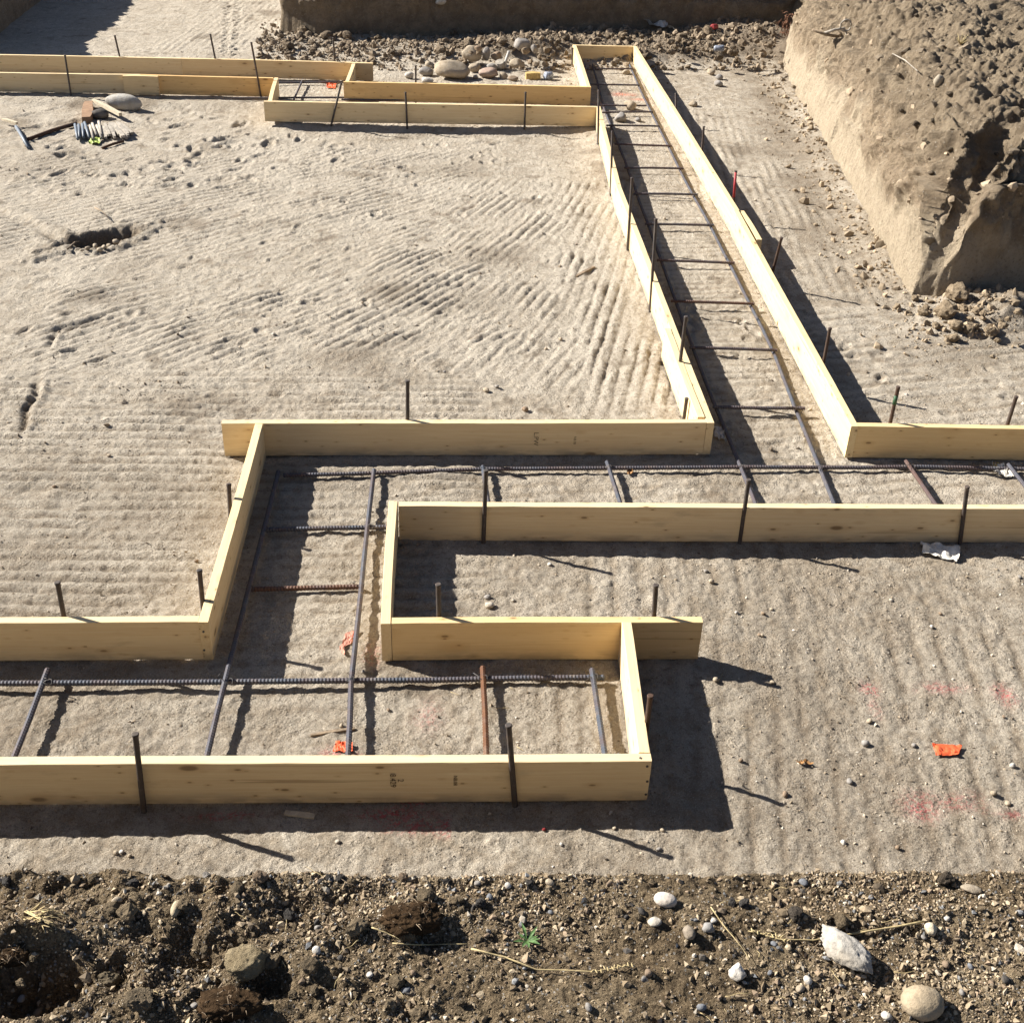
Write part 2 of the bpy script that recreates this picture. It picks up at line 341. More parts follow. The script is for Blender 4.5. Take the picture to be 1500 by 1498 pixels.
def win(cx, cy, r):
    i0, i1 = np.searchsorted(xs, [cx - r, cx + r]); j0, j1 = np.searchsorted(ys, [cy - r, cy + r]); return slice(i0, i1), slice(j0, j1)
def blob(A, c, rx, ry, ang, val, mode='add', nz=0.0, seed=0, power=1.0):
    s = win(c[0], c[1], 2.2 * max(rx, ry)); x = X[s] - c[0]; y = Y[s] - c[1]
    if x.size == 0: return
    ca, sa = math.cos(ang), math.sin(ang); u = (x * ca + y * sa) / rx; v = (-x * sa + y * ca) / ry
    r2 = u * u + v * v
    if nz: r2 = r2 * (1 + nz * fbm2(X[s] * 6 + seed, Y[s] * 6, 4, seed))
    g = np.exp(-np.clip(r2, 0, 60) ** power)
    if mode == 'add': A[s] += val * g
    else: A[s] = np.maximum(A[s], val * g)
def dent(c, rx, ry, ang, depth):
    s = win(c[0], c[1], 2.4 * max(rx, ry)); x = X[s] - c[0]; y = Y[s] - c[1]
    if x.size == 0: return
    ca, sa = math.cos(ang), math.sin(ang); u = (x * ca + y * sa) / rx; v = (-x * sa + y * ca) / ry
    r = np.sqrt(u * u + v * v) * (1 + 0.45 * fbm2(X[s] * 11, Y[s] * 11, 3, 205)); Z[s] += -depth * (1 - ss(0.55, 1.0, r)) + depth * 0.4 * np.exp(-((r - 1.2) / 0.25) ** 2)
# footprints and scuffs around the lath bundle
for i in range(120):
    px = (rnd.uniform(0, 380), rnd.uniform(152, 268)); c = onz(px)
    if rnd.random() < 0.3: c = onz((rnd.uniform(250, 760), rnd.uniform(190, 240)))
    dent(c, rnd.uniform(0.06, 0.14), rnd.uniform(0.035, 0.06), rnd.uniform(0.2, 2.4), rnd.uniform(0.007, 0.020))
for i in range(120):
    c = (rnd.uniform(-3.5, 1.2), rnd.uniform(5.2, 10.5)); dent(c, rnd.uniform(0.03, 0.09), rnd.uniform(0.02, 0.04), rnd.uniform(0, 3), rnd.uniform(0.004, 0.012))
for i in range(60):
    c = (rnd.uniform(1.3, 4.5), rnd.uniform(5.2, 7.2)); dent(c, rnd.uniform(0.03, 0.10), rnd.uniform(0.02, 0.05), rnd.uniform(0, 3), rnd.uniform(0.004, 0.014))
for i in range(20):
    for sx in (-1, 1):
        c = onz((342 + sx * 7 - i * .2, 4 + i * 4)); dent(c, 0.075, 0.030, 0.5 * sx, 0.022)
# the elongated hole
hc = onz((150, 347)); 
s = win(hc[0], hc[1], 1.2); u = (X[s] - hc[0]) * math.cos(0.75) + (Y[s] - hc[1]) * math.sin(0.75); v = -(X[s] - hc[0]) * math.sin(0.75) + (Y[s] - hc[1]) * math.cos(0.75)
rr = np.sqrt((u / 0.30) ** 2 + (v / 0.15) ** 2) * (1 + 0.75 * fbm2(X[s] * 5, Y[s] * 5, 5, 201, 0.6))
Z[s] -= 0.15 * (1 - ss(0.15, 1.15, rr)); Z[s] += 0.016 * np.exp(-((rr - 1.35) / 0.3) ** 2) + 0.02 * (rr < 1.7) * fbm2(X[s] * 25, Y[s] * 25, 3, 202)
DAMP_SHADE[s] = np.maximum(DAMP_SHADE[s], 0.95 * (1 - ss(0.8, 1.5, rr)))
# rut edges: small scarps left by the machine
def scarp(pa, pb, h, wdt=0.05, seed=0, dk=0.6):
    a = onz(pa); b = onz(pb); L = (b - a).length; d = (b - a) / L
    u = (X - a[0]) * d.x + (Y - a[1]) * d.y; q = -(X - a[0]) * d.y + (Y - a[1]) * d.x + 0.07 * fbm2(X * 3 + seed, Y * 3, 5, seed, 0.6)
    m = ss(-0.1, 0.1, u) * (1 - ss(L - 0.1, L + 0.1, u)) * (0.15 + 0.85 * ss(-0.25, 0.35, fbm2(X * 4, Y * 4, 3, seed + 9)))
    g = np.exp(-(q / wdt) ** 2) * m
    global Z, DAMP_SHADE
    Z = Z - h * g + 0.6 * h * np.exp(-((q - 1.9 * wdt) / wdt) ** 2) * m
    DAMP_SHADE = np.maximum(DAMP_SHADE, dk * g * ss(-0.3, 0.3, fbm2(X * 9, Y * 9, 3, seed + 5)))
scarp((88, 482), (20, 640), 0.024, 0.020, 301, 0.95); scarp((215, 440), (90, 487), 0.020, 0.018, 302, 0.95); scarp((0, 305), (95, 355), 0.035, 0.05, 303, 0.5)
scarp((60, 690), (0, 780), 0.02, 0.05, 304, 0.5)
# talus where the banks shed earth
TAL = 0.10 * np.exp(-(((X - 3.55) / 0.42) ** 2 + ((Y - 7.0) / 0.36) ** 2)) * (1 + 0.6 * fbm2(X * 4, Y * 4, 4, 401))
TAL += 0.05 * np.exp(-((Y - 7.05) / 0.25) ** 2) * ss(3.3, 3.7, X) * (1 + 0.6 * fbm2(X * 4, Y * 4, 4, 401))
fr = ss(14.2, 14.9, Y + 0.25 * fbm2(X * 1.3, Y * 1.3, 3, 410)) * ss(-2.4, -1.7, X)
TAL += (0.06 + 0.06 * ss(0, 1.5, X)) * fr * (1 + 0.8 * fbm2(X * 2.2, Y * 2.2, 4, 411)) + 0.18 * np.exp(-(((X - 3.9) / 0.8) ** 2 + ((Y - 15.6) / 0.7) ** 2))
TAL += 0.12 * np.exp(-(((X - 0.75) / 0.7) ** 2 + ((Y - 14.7) / 0.35) ** 2))
wallx = 3.11 + (Y - 7.22) * 0.1245
foot = np.exp(-((wallx - X) / 0.16) ** 2) * ss(7.1, 7.6, Y) * (1 - ss(14.5, 15, Y))
TAL += 0.045 * foot * (1 + fbm2(X * 3, Y * 3, 3, 412))
Z += TAL + ss(0.02, 0.08, TAL) * (0.022 * fbm2(X * 9, Y * 9, 4, 420) + 0.012 * fbm2(X * 28, Y * 28, 3, 421))
DAMP_SHADE = np.maximum(DAMP_SHADE, 0.85 * ss(0.02, 0.10, TAL) * ss(13, 14.5, Y)); DAMP_SHADE = np.maximum(DAMP_SHADE, 0.45 * ss(0.03, 0.1, TAL))
strip = np.exp(-((wallx - 0.33 - X) / 0.30) ** 2) * ss(6.9, 7.6, Y)
DAMP_SHADE = np.maximum(DAMP_SHADE, (0.45 + 0.45 * fbm2(X * 4, Y * 4, 4, 430)) * strip)
for px, rx, ry, v in (((515, 520), .30, .16, .55), ((545, 545), .35, .14, .45), ((720, 372), .30, .20, .5), ((570, 425), .16, .16, .6), ((690, 440), .4, .2, .3), ((1030, 470), .2, .4, .25),
                      ((50, 690), .2, .2, .35), ((220, 850), .15, .12, .3), ((660, 240), .4, .25, .35), ((1190, 540), .2, .5, .3), ((1420, 520), .5, .3, .4), ((820, 215), .3, .2, .2), ((60, 235), .4, .4, .25), ((900, 1240), 1.2, .1, .18)):
    c = onz(px); blob(DAMP_SHADE, c, rx, ry, rnd.uniform(-.5, .5), v, 'max', 0.9, int(px[0]))
DAMP_SHADE = np.maximum(DAMP_SHADE, 0.55 * box(X, Y, 0.72, 4.5, 1.4, 4.2, 0.3) * (0.55 + 0.75 * fbm2(X * 2.2, Y * 2.2, 4, 440)))
DAMP_SHADE = np.maximum(DAMP_SHADE, 0.45 * box(X, Y, -2.5, 0.75, 1.4, 5.1, 0.2) * (0.45 + 0.8 * fbm2(X * 2.2, Y * 2.2, 4, 441)))
DAMP_SHADE = np.maximum(DAMP_SHADE, 0.60 * ss(0.22, 0.62, fbm2(X * 1.4, Y * 1.4, 6, 442, 0.65)))
DAMP_SHADE = np.maximum(DAMP_SHADE, 0.55 * ss(0.25, 0.60, fbm2(X * 5.5, Y * 5.5, 5, 443, 0.65)))
CREST = np.clip(CREST + 0.75 * ss(0.12, 0.50, fbm2(X * 2.4 + 9, Y * 2.4, 6, 444, 0.65)) + 0.38 * ss(5.0, 6.2, Y) * (1 - ss(1.3, 1.9, X)) * (1 - DAMP_SHADE), 0, 1)
DAMP_SHADE = np.clip(DAMP_SHADE + 0.38 * GROOVE_SHADE, 0, 0.95)  # groove shade painted in on top of the damp patches
for px, rx, ry, v, orng in (((592, 1207), .07, .03, 1, 0), ((570, 1190), .09, .025, .8, 0), ((605, 1165), .05, .05, .7, 0), ((330, 1190), .12, .02, .7, 0), ((1273, 1005), .03, .035, .8, 0), ((1282, 1035), .025, .05, .4, 0), ((1385, 1005), .08, .025, .5, 0), ((1470, 1016), .03, .05, .75, 0),
                           ((1350, 1180), .05, .05, .75, 0), ((1400, 1172), .07, .03, .4, 0), ((1485, 1190), .05, .02, .5, 0), ((915, 137), .12, .06, 1, 1), ((935, 144), .10, .05, .9, 1), ((495, 1100), .05, .03, .6, 0), ((628, 1045), .05, .08, .3, 0), ((545, 960), .03, .06, .3, 0), ((875, 150), .08, .08, .4, 1)):
    c = onz(px); blob(PAINT, c, rx, ry, 0, v, 'max', 1.2, int(px[0]) + 9)
    if orng: blob(PORA, c, rx * 1.6, ry * 1.6, 0, 1, 'max')
nx, ny = len(xs), len(ys)
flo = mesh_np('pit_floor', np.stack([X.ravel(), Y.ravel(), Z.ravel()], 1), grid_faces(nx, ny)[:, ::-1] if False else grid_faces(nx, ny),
              {'crest': CREST, 'damp_shade': DAMP_SHADE, 'paint': PAINT, 'paintorange': PORA})
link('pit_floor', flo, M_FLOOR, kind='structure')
def gz(x, y):
    i = int(np.clip(np.searchsorted(xs, x) - 1, 0, nx - 2)); j = int(np.clip(np.searchsorted(ys, y) - 1, 0, ny - 2))
    a = (x - xs[i]) / (xs[i + 1] - xs[i]); b = (y - ys[j]) / (ys[j + 1] - ys[j]); a = min(max(a, 0), 1); b = min(max(b, 0), 1)
    return float((Z[i, j] * (1 - a) + Z[i + 1, j] * a) * (1 - b) + (Z[i, j + 1] * (1 - a) + Z[i + 1, j + 1] * a) * b)
def onfloor(px):
    p = onz(px)
    for _ in range(3): p = onz(px, gz(p.x, p.y))
    return p

# ------------------------------------------------------------------ banks: a cut face swept along its foot, running back into level ground
def resample(P, step):
    P = np.array(P, float); seg = np.linalg.norm(np.diff(P, axis=0), axis=1); L = np.concatenate([[0], np.cumsum(seg)])
    n = int(L[-1] / step) + 2; t = np.linspace(0, L[-1], n)
    return np.stack([np.interp(t, L, P[:, 0]), np.interp(t, L, P[:, 1])], 1), t, L
def bank(name, P, Q, R, prof, step, label_kind='structure', rough=1.0, soil_min=0.0, seed=0, plate=1.12, cutz=0.40):
    """P foot, Q crest line (matched point by point), R outer edge; prof(u_fraction arrays) -> horizontal fraction, height"""
    p, t, L = resample(P, step)
    def along(A): A = np.array(A, float); return np.stack([np.interp(t, L, A[:, 0]), np.interp(t, L, A[:, 1])], 1)
    q = along(Q); r = along(R)
    fv, zv = prof(t)                       # (nu,nv)
    nu, nv = fv.shape
    f3 = fv[..., None]
    B = np.where(f3 <= 1, p[:, None] + (q - p)[:, None] * f3, q[:, None] + (r - q)[:, None] * (f3 - 1))
    x, y, z = B[..., 0], B[..., 1], zv.copy()
    # normals by finite differences, then displace
    S = np.stack([x, y, z], -1); du = np.gradient(S, axis=0); dv = np.gradient(S, axis=1); N = np.cross(dv, du)
    N /= np.linalg.norm(N, axis=-1, keepdims=True) + 1e-9
    N[N[..., 2] < -0.2] *= -1
    hi = ss(cutz - 0.15, cutz + 0.22, z + 0.22 * fbm3(x * 1.6, y * 1.6, z * 1.6, 3, seed + 12))
    d = 0.10 * fbm3(x * 1.3, y * 1.3, z * 1.3, 3, seed) * (0.35 + hi) + (0.05 * hi + 0.008) * fbm3(x * 5, y * 5, z * 5, 4, seed + 1) + (0.024 * hi + 0.004) * np.abs(fbm3(x * 16, y * 16, z * 10, 4, seed + 2)) * 1.6
    d += hi * 1.7 * (0.075 * (0.55 - worley(x * 3.4, y * 3.4, z * 3.4, seed + 6)) + 0.045 * (0.5 - worley(x * 8.5, y * 8.5, z * 8.5, seed + 7)) + 0.022 * (0.5 - worley(x * 20, y * 20, z * 20, seed + 8)))
    mid = ss(0.22, 0.45, z) * (1 - ss(0.85, 1.05, z))
    d -= mid * 0.055 * ss(0.72, 0.98, 1 - np.abs(fbm3(x * 3.2, y * 3.2, z * 1.1, 4, seed + 9))) 
    d += mid * 0.030 * fbm3(x * 7, y * 7, z * 2.2, 4, seed + 10, 0.6)
    # vertical gouges of the bucket teeth on the clean cut
    d += (1 - hi) * 0.010 * fbm2(t[:, None] * 22 + z * 1.5, z * 2.0, 3, seed + 3)
    flat = ss(0.9, 1.3, fv)
    d = d * rough * (1 - 0.5 * flat)
    S = S + N * d[..., None]
    S[..., 2] = np.where(fv <= 0.0, S[..., 2] - 0.05, S[..., 2])
    top = ss(0.50, 0.90, S[..., 2] + 0.12 * fbm3(x * 2, y * 2, z * 2, 3, seed + 4))
    cut = (1 - ss(cutz - 0.10, cutz + 0.14, S[..., 2] + 0.26 * fbm3(x * 2.5, y * 2.5, z * 2.5, 3, seed + 5)))
    me = mesh_np(name, S.reshape(-1, 3), grid_faces(nu, nv), {'topsoil': np.maximum(top * 0.85, soil_min), 'cut': cut * 0.85 * (1 - soil_min)})
    return link(name, me, M_BANK, kind=label_kind), S
def prof_main(t):
    v = np.concatenate([np.linspace(0, 0.10, 60), np.linspace(0.10, 1.0, 110)[1:], np.linspace(1.0, 1.4, 70)[1:], np.linspace(1.4, 2.0, 14)[1:]])
    fv = np.repeat(v[None], len(t), 0)
    zz = np.interp(v, [0, 0.02, 0.06, 0.10, 0.22, 0.40, 0.60, 0.85, 1.0, 1.3, 2.0], [0, .12, .36, .52, .70, .90, 1.02, 1.10, 1.13, 1.15, 1.15])
    return fv, np.repeat(zz[None], len(t), 0)
def prof_right(t):
    fv, zz = prof_main(t)
    v = fv[0]
    end = np.interp(v, [0, 0.012, 0.02, 0.05, 0.10, 0.16, 0.30, 0.60, 1.0, 2.0], [0, .22, .50, .78, .92, 1.00, 1.08, 1.12, 1.13, 1.15])
    steep = np.interp(v, [0, 0.02, 0.05, 0.08, 0.13, 0.22, 0.40, 0.70, 1.0, 2.0], [0, .22, .48, .68, .86, 1.00, 1.07, 1.11, 1.13, 1.15])[None]
    ks = ss(4.2, 7.2, t)[:, None]; zz = zz * (1 - ks) + steep * ks
    k = ss(7.97, 8.22, t)[:, None]                                  # t: metres along the foot, the corner is near 7.9
    tal = np.interp(v, [0, 0.10, 0.25, 0.45, 0.7, 1.0, 2.0], [0, .20, .52, .86, 1.05, 1.12, 1.15])[None]   # crumbled corner
    c = 0.55 * np.exp(-((t - 8.05) / 0.13) ** 2)[:, None]
    z = zz * (1 - k) + end[None] * k
    return fv, z * (1 - 0.8 * c) + tal * 0.8 * c
PR = [(4.18, 15.1), (3.99, 14.3), (3.15, 7.5), (3.13, 7.22), (3.32, 7.16), (3.97, 7.34), (6.5, 7.45), (10, 7.5)]
QR = [(5.45, 15.4), (5.3, 14.6), (4.55, 9.0), (4.5, 8.75), (4.65, 8.65), (5.2, 8.6), (7.0, 8.7), (10.2, 8.8)]
RR = [(12, 19), (12, 18), (12, 13), (12, 12.5), (12.3, 12.2), (13, 12), (15, 11.5), (18, 11)]
link_r, SR = bank('earth_bank', PR, QR, RR, prof_right, 0.014, seed=11)
link_r.name = 'earth_bank'
def prof_far(t):
    v = np.concatenate([np.linspace(0, 0.15, 40), np.linspace(0.15, 1.0, 40)[1:], np.linspace(1, 2, 12)[1:]])
    zz = np.interp(v, [0, 0.04, 0.12, 0.3, 1.0, 2.0], [0, .5, .95, 1.1, 1.15, 1.15])
    return np.repeat(v[None], len(t), 0), np.repeat(zz[None], len(t), 0)
bank('earth_bank', [(-1.9, 23), (-2.1, 16.0), (-2.05, 15.6), (-1.6, 15.42), (0.5, 15.65), (2.0, 15.75), (4.4, 15.7), (4.6, 14.8)],
     [(-0.6, 23), (-0.7, 17.8), (-0.6, 17.4), (-.2, 17.2), (1.5, 17.3), (2.8, 17.3), (5.5, 17.4), (5.6, 15.5)],
     [(5, 30), (3, 28), (4, 27), (5, 26), (6, 25), (8, 24), (12, 22), (12, 19.2)], prof_far, 0.025, seed=23, rough=0.8, soil_min=0.9)
bank('earth_bank', [(-13, 14.3), (-5.6, 14.45), (-5.35, 14.6), (-5.4, 15), (-5.9, 23)],
     [(-13, 15.6), (-7, 15.7), (-6.7, 15.9), (-6.7, 16.2), (-7.2, 23)],
     [(-16, 20), (-16, 21), (-16, 22), (-16, 23), (-16, 30)], prof_far, 0.04, seed=29, rough=0.8, soil_min=0.6)

# ------------------------------------------------------------------ the bank the photographer stands on
nxs = np.concatenate([np.linspace(-9, -1.5, 60)[:-1], np.arange(-1.5, 1.95, 0.0052), np.linspace(1.95, 9, 60)])
nys = np.concatenate([np.linspace(-7, 0.85, 50)[:-1], np.arange(0.85, 1.60, 0.0042), np.linspace(1.60, 1.80, 14)[1:]])
NX, NY = np.meshgrid(nxs, nys, indexing='ij')
NBZ = 1.2
edge = 1.513 + 0.020 * fbm2(NX * 3, NX * 0, 3, 500) + 0.014 * fbm2(NX * 12, NX * 0, 4, 501, 0.65) - 0.014 * NX
left = 1 - ss(-0.35, 0.35, NX + 0.25 * fbm2(NX * 2, NY * 2, 2, 507))
near = ss(edge - 0.02, edge - 0.10, NY)
ZN = NBZ - 0.008 + 0.030 * fbm2(NX * 4.5, NY * 4.5, 3, 510) * (0.30 + left) * near + 0.013 * fbm2(NX * 17, NY * 17, 4, 511, 0.6) * (0.5 + 0.8 * left) + 0.0065 * fbm2(NX * 52, NY * 52, 3, 512, 0.65) * (0.6 + 0.6 * left) + 0.003 * fbm2(NX * 130, NY * 130, 2, 513)
ZN += left * (0.024 * np.abs(fbm2(NX * 10, NY * 10, 4, 514, 0.6)) + 0.012 * (0.5 - worley(NX * 22, NY * 22, NX * 0, 515))) + 0.006 * (0.5 - worley(NX * 45, NY * 45, NX * 0, 516))
NDAMP = 0.05 + 0.65 * ss(-0.3, 0.5, fbm2(NX * 3.2, NY * 3.2, 4, 520)) * (0.6 + 0.4 * left)
def onbank(px, dz=0.0): return onz(px, NBZ + dz)
def nblob(px, rx, ry, dz, ang=0.0, damp_shade=0.0, power=1.0):
    c = onbank(px); x = NX - c.x; y = NY - c.y; ca, sa = math.cos(ang), math.sin(ang)
    u = (x * ca + y * sa) / rx; v = (-x * sa + y * ca) / ry; g = np.exp(-np.clip((u * u + v * v) * (1 + 0.5 * fbm2(NX * 20, NY * 20, 3, 530)), 0, 50) ** power)
    global ZN, NDAMP
    ZN = ZN + dz * g; NDAMP = np.clip(NDAMP + damp_shade * g, 0, 1)
for a in (((55, 1445), .075, .042, -.085, 0, .2, 2.0), ((15, 1383), .10, .018, .045, 0, 0, 1.5), ((-60, 1440), .05, .06, .04), ((170, 1425), .03, .03, -.035, 0, .2, 1.4), ((90, 1345), .05, .03, .012), ((240, 1470), .07, .03, .02), ((395, 1430), .04, .03, -.03, 0, .3, 1.3),
          ((300, 1340), .12, .05, .018), ((290, 1400), .06, .03, -.022, .2, .2), ((430, 1340), .05, .03, -.020, 0, .3), ((560, 1345), .06, .03, .018, 0, .35), ((640, 1375), .05, .015, -.018, 0, .3), ((490, 1300), .08, .02, .014),
          ((1180, 1345), .25, .03, .012), ((1090, 1300), .1, .03, -.012, 0, .3), ((1400, 1340), .2, .03, .010, 0, .1), ((860, 1390), .12, .02, -.006, 0, -.35), ((1290, 1420), .2, .03, -.006, 0, -.35), ((330, 1290), .05, .012, .012), ((130, 1285), .05, .012, .012)):
    nblob(*a)
drop = ss(edge - 0.035, edge + 0.03, NY)
ZN = ZN * (1 - drop) + (np.interp(NY, [1.35, 1.56, 1.70, 1.80], [NBZ - 0.02, 1.0, 0.3, -0.05]) + 0.02 * fbm2(NX * 9, NY * 9, 3, 540)) * drop
NDAMP = np.clip(NDAMP, 0, 0.95); ZER = np.zeros_like(NX)
nb_me = mesh_np('near_bank', np.stack([NX.ravel(), NY.ravel(), ZN.ravel()], 1), grid_faces(len(nxs), len(nys)), {'damp_shade': NDAMP, 'crest': ZER, 'paint': ZER, 'paintorange': ZER})
link('near_bank', nb_me, M_NEAR, kind='structure')
def bz(x, y):
    i = int(np.clip(np.searchsorted(nxs, x) - 1, 0, len(nxs) - 2)); j = int(np.clip(np.searchsorted(nys, y) - 1, 0, len(nys) - 2)); return float(ZN[i:i + 2, j:j + 2].mean())
def onnear(px):
    p = onbank(px)
    for _ in range(4): p = onz(px, bz(p.x, p.y))
    return p

# open ground all round, to the horizon
def ring(name, inner, outer, z0, z1):
    (a, b, c, d), (A, B, C_, D) = inner, outer
    V = [(a, b, z0), (c, b, z0), (c, d, z0), (a, d, z0), (A, B, z1), (C_, B, z1), (C_, D, z1), (A, D, z1), (a, b, -0.4), (c, b, -0.4), (c, d, -0.4), (a, d, -0.4)]
    Fq = [(0, 4, 5, 1), (1, 5, 6, 2), (2, 6, 7, 3), (3, 7, 4, 0), (0, 1, 9, 8), (1, 2, 10, 9), (2, 3, 11, 10), (3, 0, 8, 11), (8, 9, 10, 11)]
    link(name, mesh_np(name, np.array(V, float), np.array(Fq), {'damp_shade': np.full(12, .3), 'topsoil': np.full(12, .9)}, smooth=False), M_BANK, kind='structure')
ring('ground', (-15.5, -6.9, 11.9, 29), (-600, -600, 600, 600), 1.1, 1.1)

# ------------------------------------------------------------------ formwork
def make_board(name, parent, a, b, t_dir, tint=(1, 1, 1), z0=0.0, h=BH, seed=0, warp=0.004, label=None, thick=BT):
    """a,b: the ends of one top edge on the ground plan; the thickness runs from that edge along t_dir"""
    a = Vector((a[0], a[1], 0)); b = Vector((b[0], b[1], 0)); d = b - a; L = d.length; d.normalize()
    tdir = Vector((t_dir[0], t_dir[1], 0)); tdir -= d * tdir.dot(d); tdir.normalize()
    rg = random.Random(seed); n = max(6, int(L / 0.10))
    c = 0.0016
    prof = [(0, c), (0, h - c), (c, h), (thick - c, h), (thick, h - c), (thick, c), (thick - c, 0), (c, 0)]
    V = []; Fc = []
    ph = rg.uniform(0, 6)
    for i in range(n + 1):
        x = L * i / n; bow = warp * math.sin(ph + x * 1.1) * math.sin(math.pi * i / n); wz = 0.5 * warp * math.sin(ph * 2 + x * 0.9) * math.sin(math.pi * i / n)
        for (t, z) in prof:
            V.append((x, t + bow + rg.uniform(-.0003, .0003), z + wz + rg.uniform(-.0005, .0005)))
    for i in range(n):
        for k in range(8):
            a0 = i * 8 + k; a1 = i * 8 + (k + 1) % 8; Fc.append((a0, a1, a1 + 8, a0 + 8))
    bm = bmesh.new(); vs = [bm.verts.new(v) for v in V]
    for f in Fc: bm.faces.new([vs[i] for i in f])
    bm.faces.new(vs[:8][::-1]); bm.faces.new(vs[-8:])
    bmesh.ops.recalc_face_normals(bm, faces=bm.faces)
    me = bpy.data.meshes.new(name); bm.to_mesh(me); bm.free()
    o = link(name, me, M_WOOD, parent, label)
    m = Matrix(((d.x, tdir.x, 0, a.x), (d.y, tdir.y, 0, a.y), (0, 0, 1, z0), (0, 0, 0, 1)))
    o.matrix_world = m if parent is None else parent.matrix_world.inverted() @ m
    if parent is not None: o.matrix_parent_inverse = Matrix(); o.matrix_basis = Matrix.Translation(-parent.location) @ m
    o.color = (*tint, 1)
    return o
T = lambda px: onz(px, BH)
TN = (0, 1); 
formA = empty('footing_form', (0.7, 3.2, 0), 'nailed run of pale boards with two stepped ends, nearest the gravelly bank', 'formwork', None)
formB = empty('footing_form', (1.4, 5.2, 0), 'nailed run of pale boards wrapped round the ribbed open ground with the lath bundle', 'formwork', None)
formC = empty('footing_form', (2.1, 5.2, 0), 'nailed outer run of pale boards with the long lit board facing the earth bank', 'formwork', None)
def W(px): p = T(px); return (p.x, p.y)
def ext(a, b, s=0.0, e=0.0):
    a = Vector((*a, 0)); b = Vector((*b, 0)); d = (b - a).normalized(); a2 = a - d * s; b2 = b + d * e; return (a2.x, a2.y), (b2.x, b2.y)
g = 0.0015
# form A
a, b = ext(W((0, 1121)), W((955, 1114.5)), 0.9, 0); A1 = make_board('board', formA, a, b, (0, 1), (1.0, 0.99, 0.97), seed=1, warp=0.003)
yA1 = b[1] + BT
A3 = make_board('board', formA, W((573.5, 913)), W((1030, 911.5)), (0, 1), (0.97, 0.88, 0.74), seed=3)
yA3 = W((573, 913))[1]
e = W((925, 911)); f2 = W((952, 1101)); A2 = make_board('board', formA, (e[0], yA3 - g), (f2[0], yA1 + g), (-1, 0), (1.0, 0.98, 0.94), seed=2, z0=0.001)
xA4 = W((557, 913))[0]; A4x = W((573, 913))[0] - g
y5 = W((582, 741))[1]
A4 = make_board('board', formA, (A4x, yA3 - 0.002), (A4x - 0.004, y5 + BT + 0.002), (-1, 0), (1.0, 0.96, 0.9), seed=4, z0=0.0005)
a, b = (A4x + g, y5), W((1500, 745.5)); a, b = ext(a, b, 0, 1.2); A5 = make_board('board', formA, a, b, (0, 1), (1.0, 0.98, 0.95), seed=5)
# form B
xB2 = W((305.5, 910.5)); xB2f = W((385, 621)); yB3 = W((324, 620.5))[1]; yB3r = W((1046.5, 619))[1]
B2 = make_board('board', formB, (xB2[0], xB2[1] - 0.003), (xB2f[0], yB3 - g), (-1, 0), (1.0, 0.97, 0.90), seed=12, z0=0.001)
a, b = W((0, 912)), W((291, 910.5)); a, b = ext(a, b, 1.2, 0); b = (xB2[0] - BT - g, b[1]); B1 = make_board('board', formB, a, b, (0, 1), (1.0, 0.97, 0.92), seed=11)
xB4 = W((1046.5, 619))[0]
B3 = make_board('board', formB, W((324, 620.5)), (xB4 - BT - g, yB3r), (0, 1), (1.0, 0.97, 0.92), seed=13)
farB4 = W((880, 157))
B4 = make_board('board', formB, (xB4, yB3r - 0.002), (xB4 + 0.02, 9.0), (-1, 0), (1.0, 0.98, 0.92), seed=14)
B4b = make_board('board', formB, (xB4 + 0.02, 9.0 + g), (farB4[0], farB4[1] + 0.03), (-1, 0), (1.0, 0.97, 0.9), seed=15)
make_board('splice_board', formB, (xB4 - BT - g, yB3r + BT + 0.012), (xB4 - BT - g + 0.004, yB3r + 1.15), (-1, 0), (1.03, 1.0, 0.93), seed=16, z0=0.006)
yB5 = W((388, 149)); yB5r = W((872, 157))
B5 = make_board('board', formB, (W((386, 149))[0], yB5[1]), (farB4[0] - BT - g, yB5r[1]), (0, 1), (1.0, 0.97, 0.92), seed=17)
xB6 = W((398, 149)); xB6f = W((407, 115)); 
yB7 = W((0, 107)); yB7r = W((405, 115))
B6 = make_board('board', formB, (xB6[0], yB5[1] + BT + g), (xB6f[0], yB7r[1] + BT), (-1, 0), (1.0, 0.95, 0.86), seed=18)
jx = W((205, 110)); 
a, b = ext(yB7, jx, 0.8, 0); make_board('board', formB, a, b, (0, 1), (1.0, 0.97, 0.92), seed=19)
make_board('board', formB, (jx[0] + g, jx[1]), (xB6f[0] - BT - g - 0.01, yB7r[1]), (0, 1), (0.98, 0.80, 0.56), seed=20)
make_board('splice_board', formB, (W((180, 110))[0], jx[1] - BT - g), (W((232, 110.5))[0], jx[1] - BT - g), (0, 1), (1.0, 0.93, 0.82), seed=21, z0=-0.004)
# form C
c1a = W((0, 81)); c1b = W((546, 93)); cj = W((265, 86))
a, b = ext(c1a, cj, 0.9, 0); make_board('board', formC, a, b, (0, 1), (1.0, 0.97, 0.92), seed=31)
make_board('board', formC, (cj[0] + g, cj[1]), c1b, (0, 1), (1.0, 0.94, 0.84), seed=32)
c3a = W((509, 120.5)); c3b = W((866, 128)); c2x = W((511, 120.5))[0]; c2f = W((521, 92))
make_board('board', formC, (c2x, c3a[1] + BT + g), (c2f[0], c1b[1] - g), (-1, 0), (1.0, 0.97, 0.9), seed=33)
C3 = make_board('board', formC, (W((503, 120.5))[0], c3a[1]), c3b, (0, 1), (0.98, 0.82, 0.60), seed=34)
c5a = W((844, 66.5)); c5b = W((927, 66.5))
make_board('board', formC, (c3b[0] - 0.003, c3b[1] + BT + g), (c5a[0], c5a[1] - g), (-1, 0), (1.0, 0.97, 0.9), seed=35)
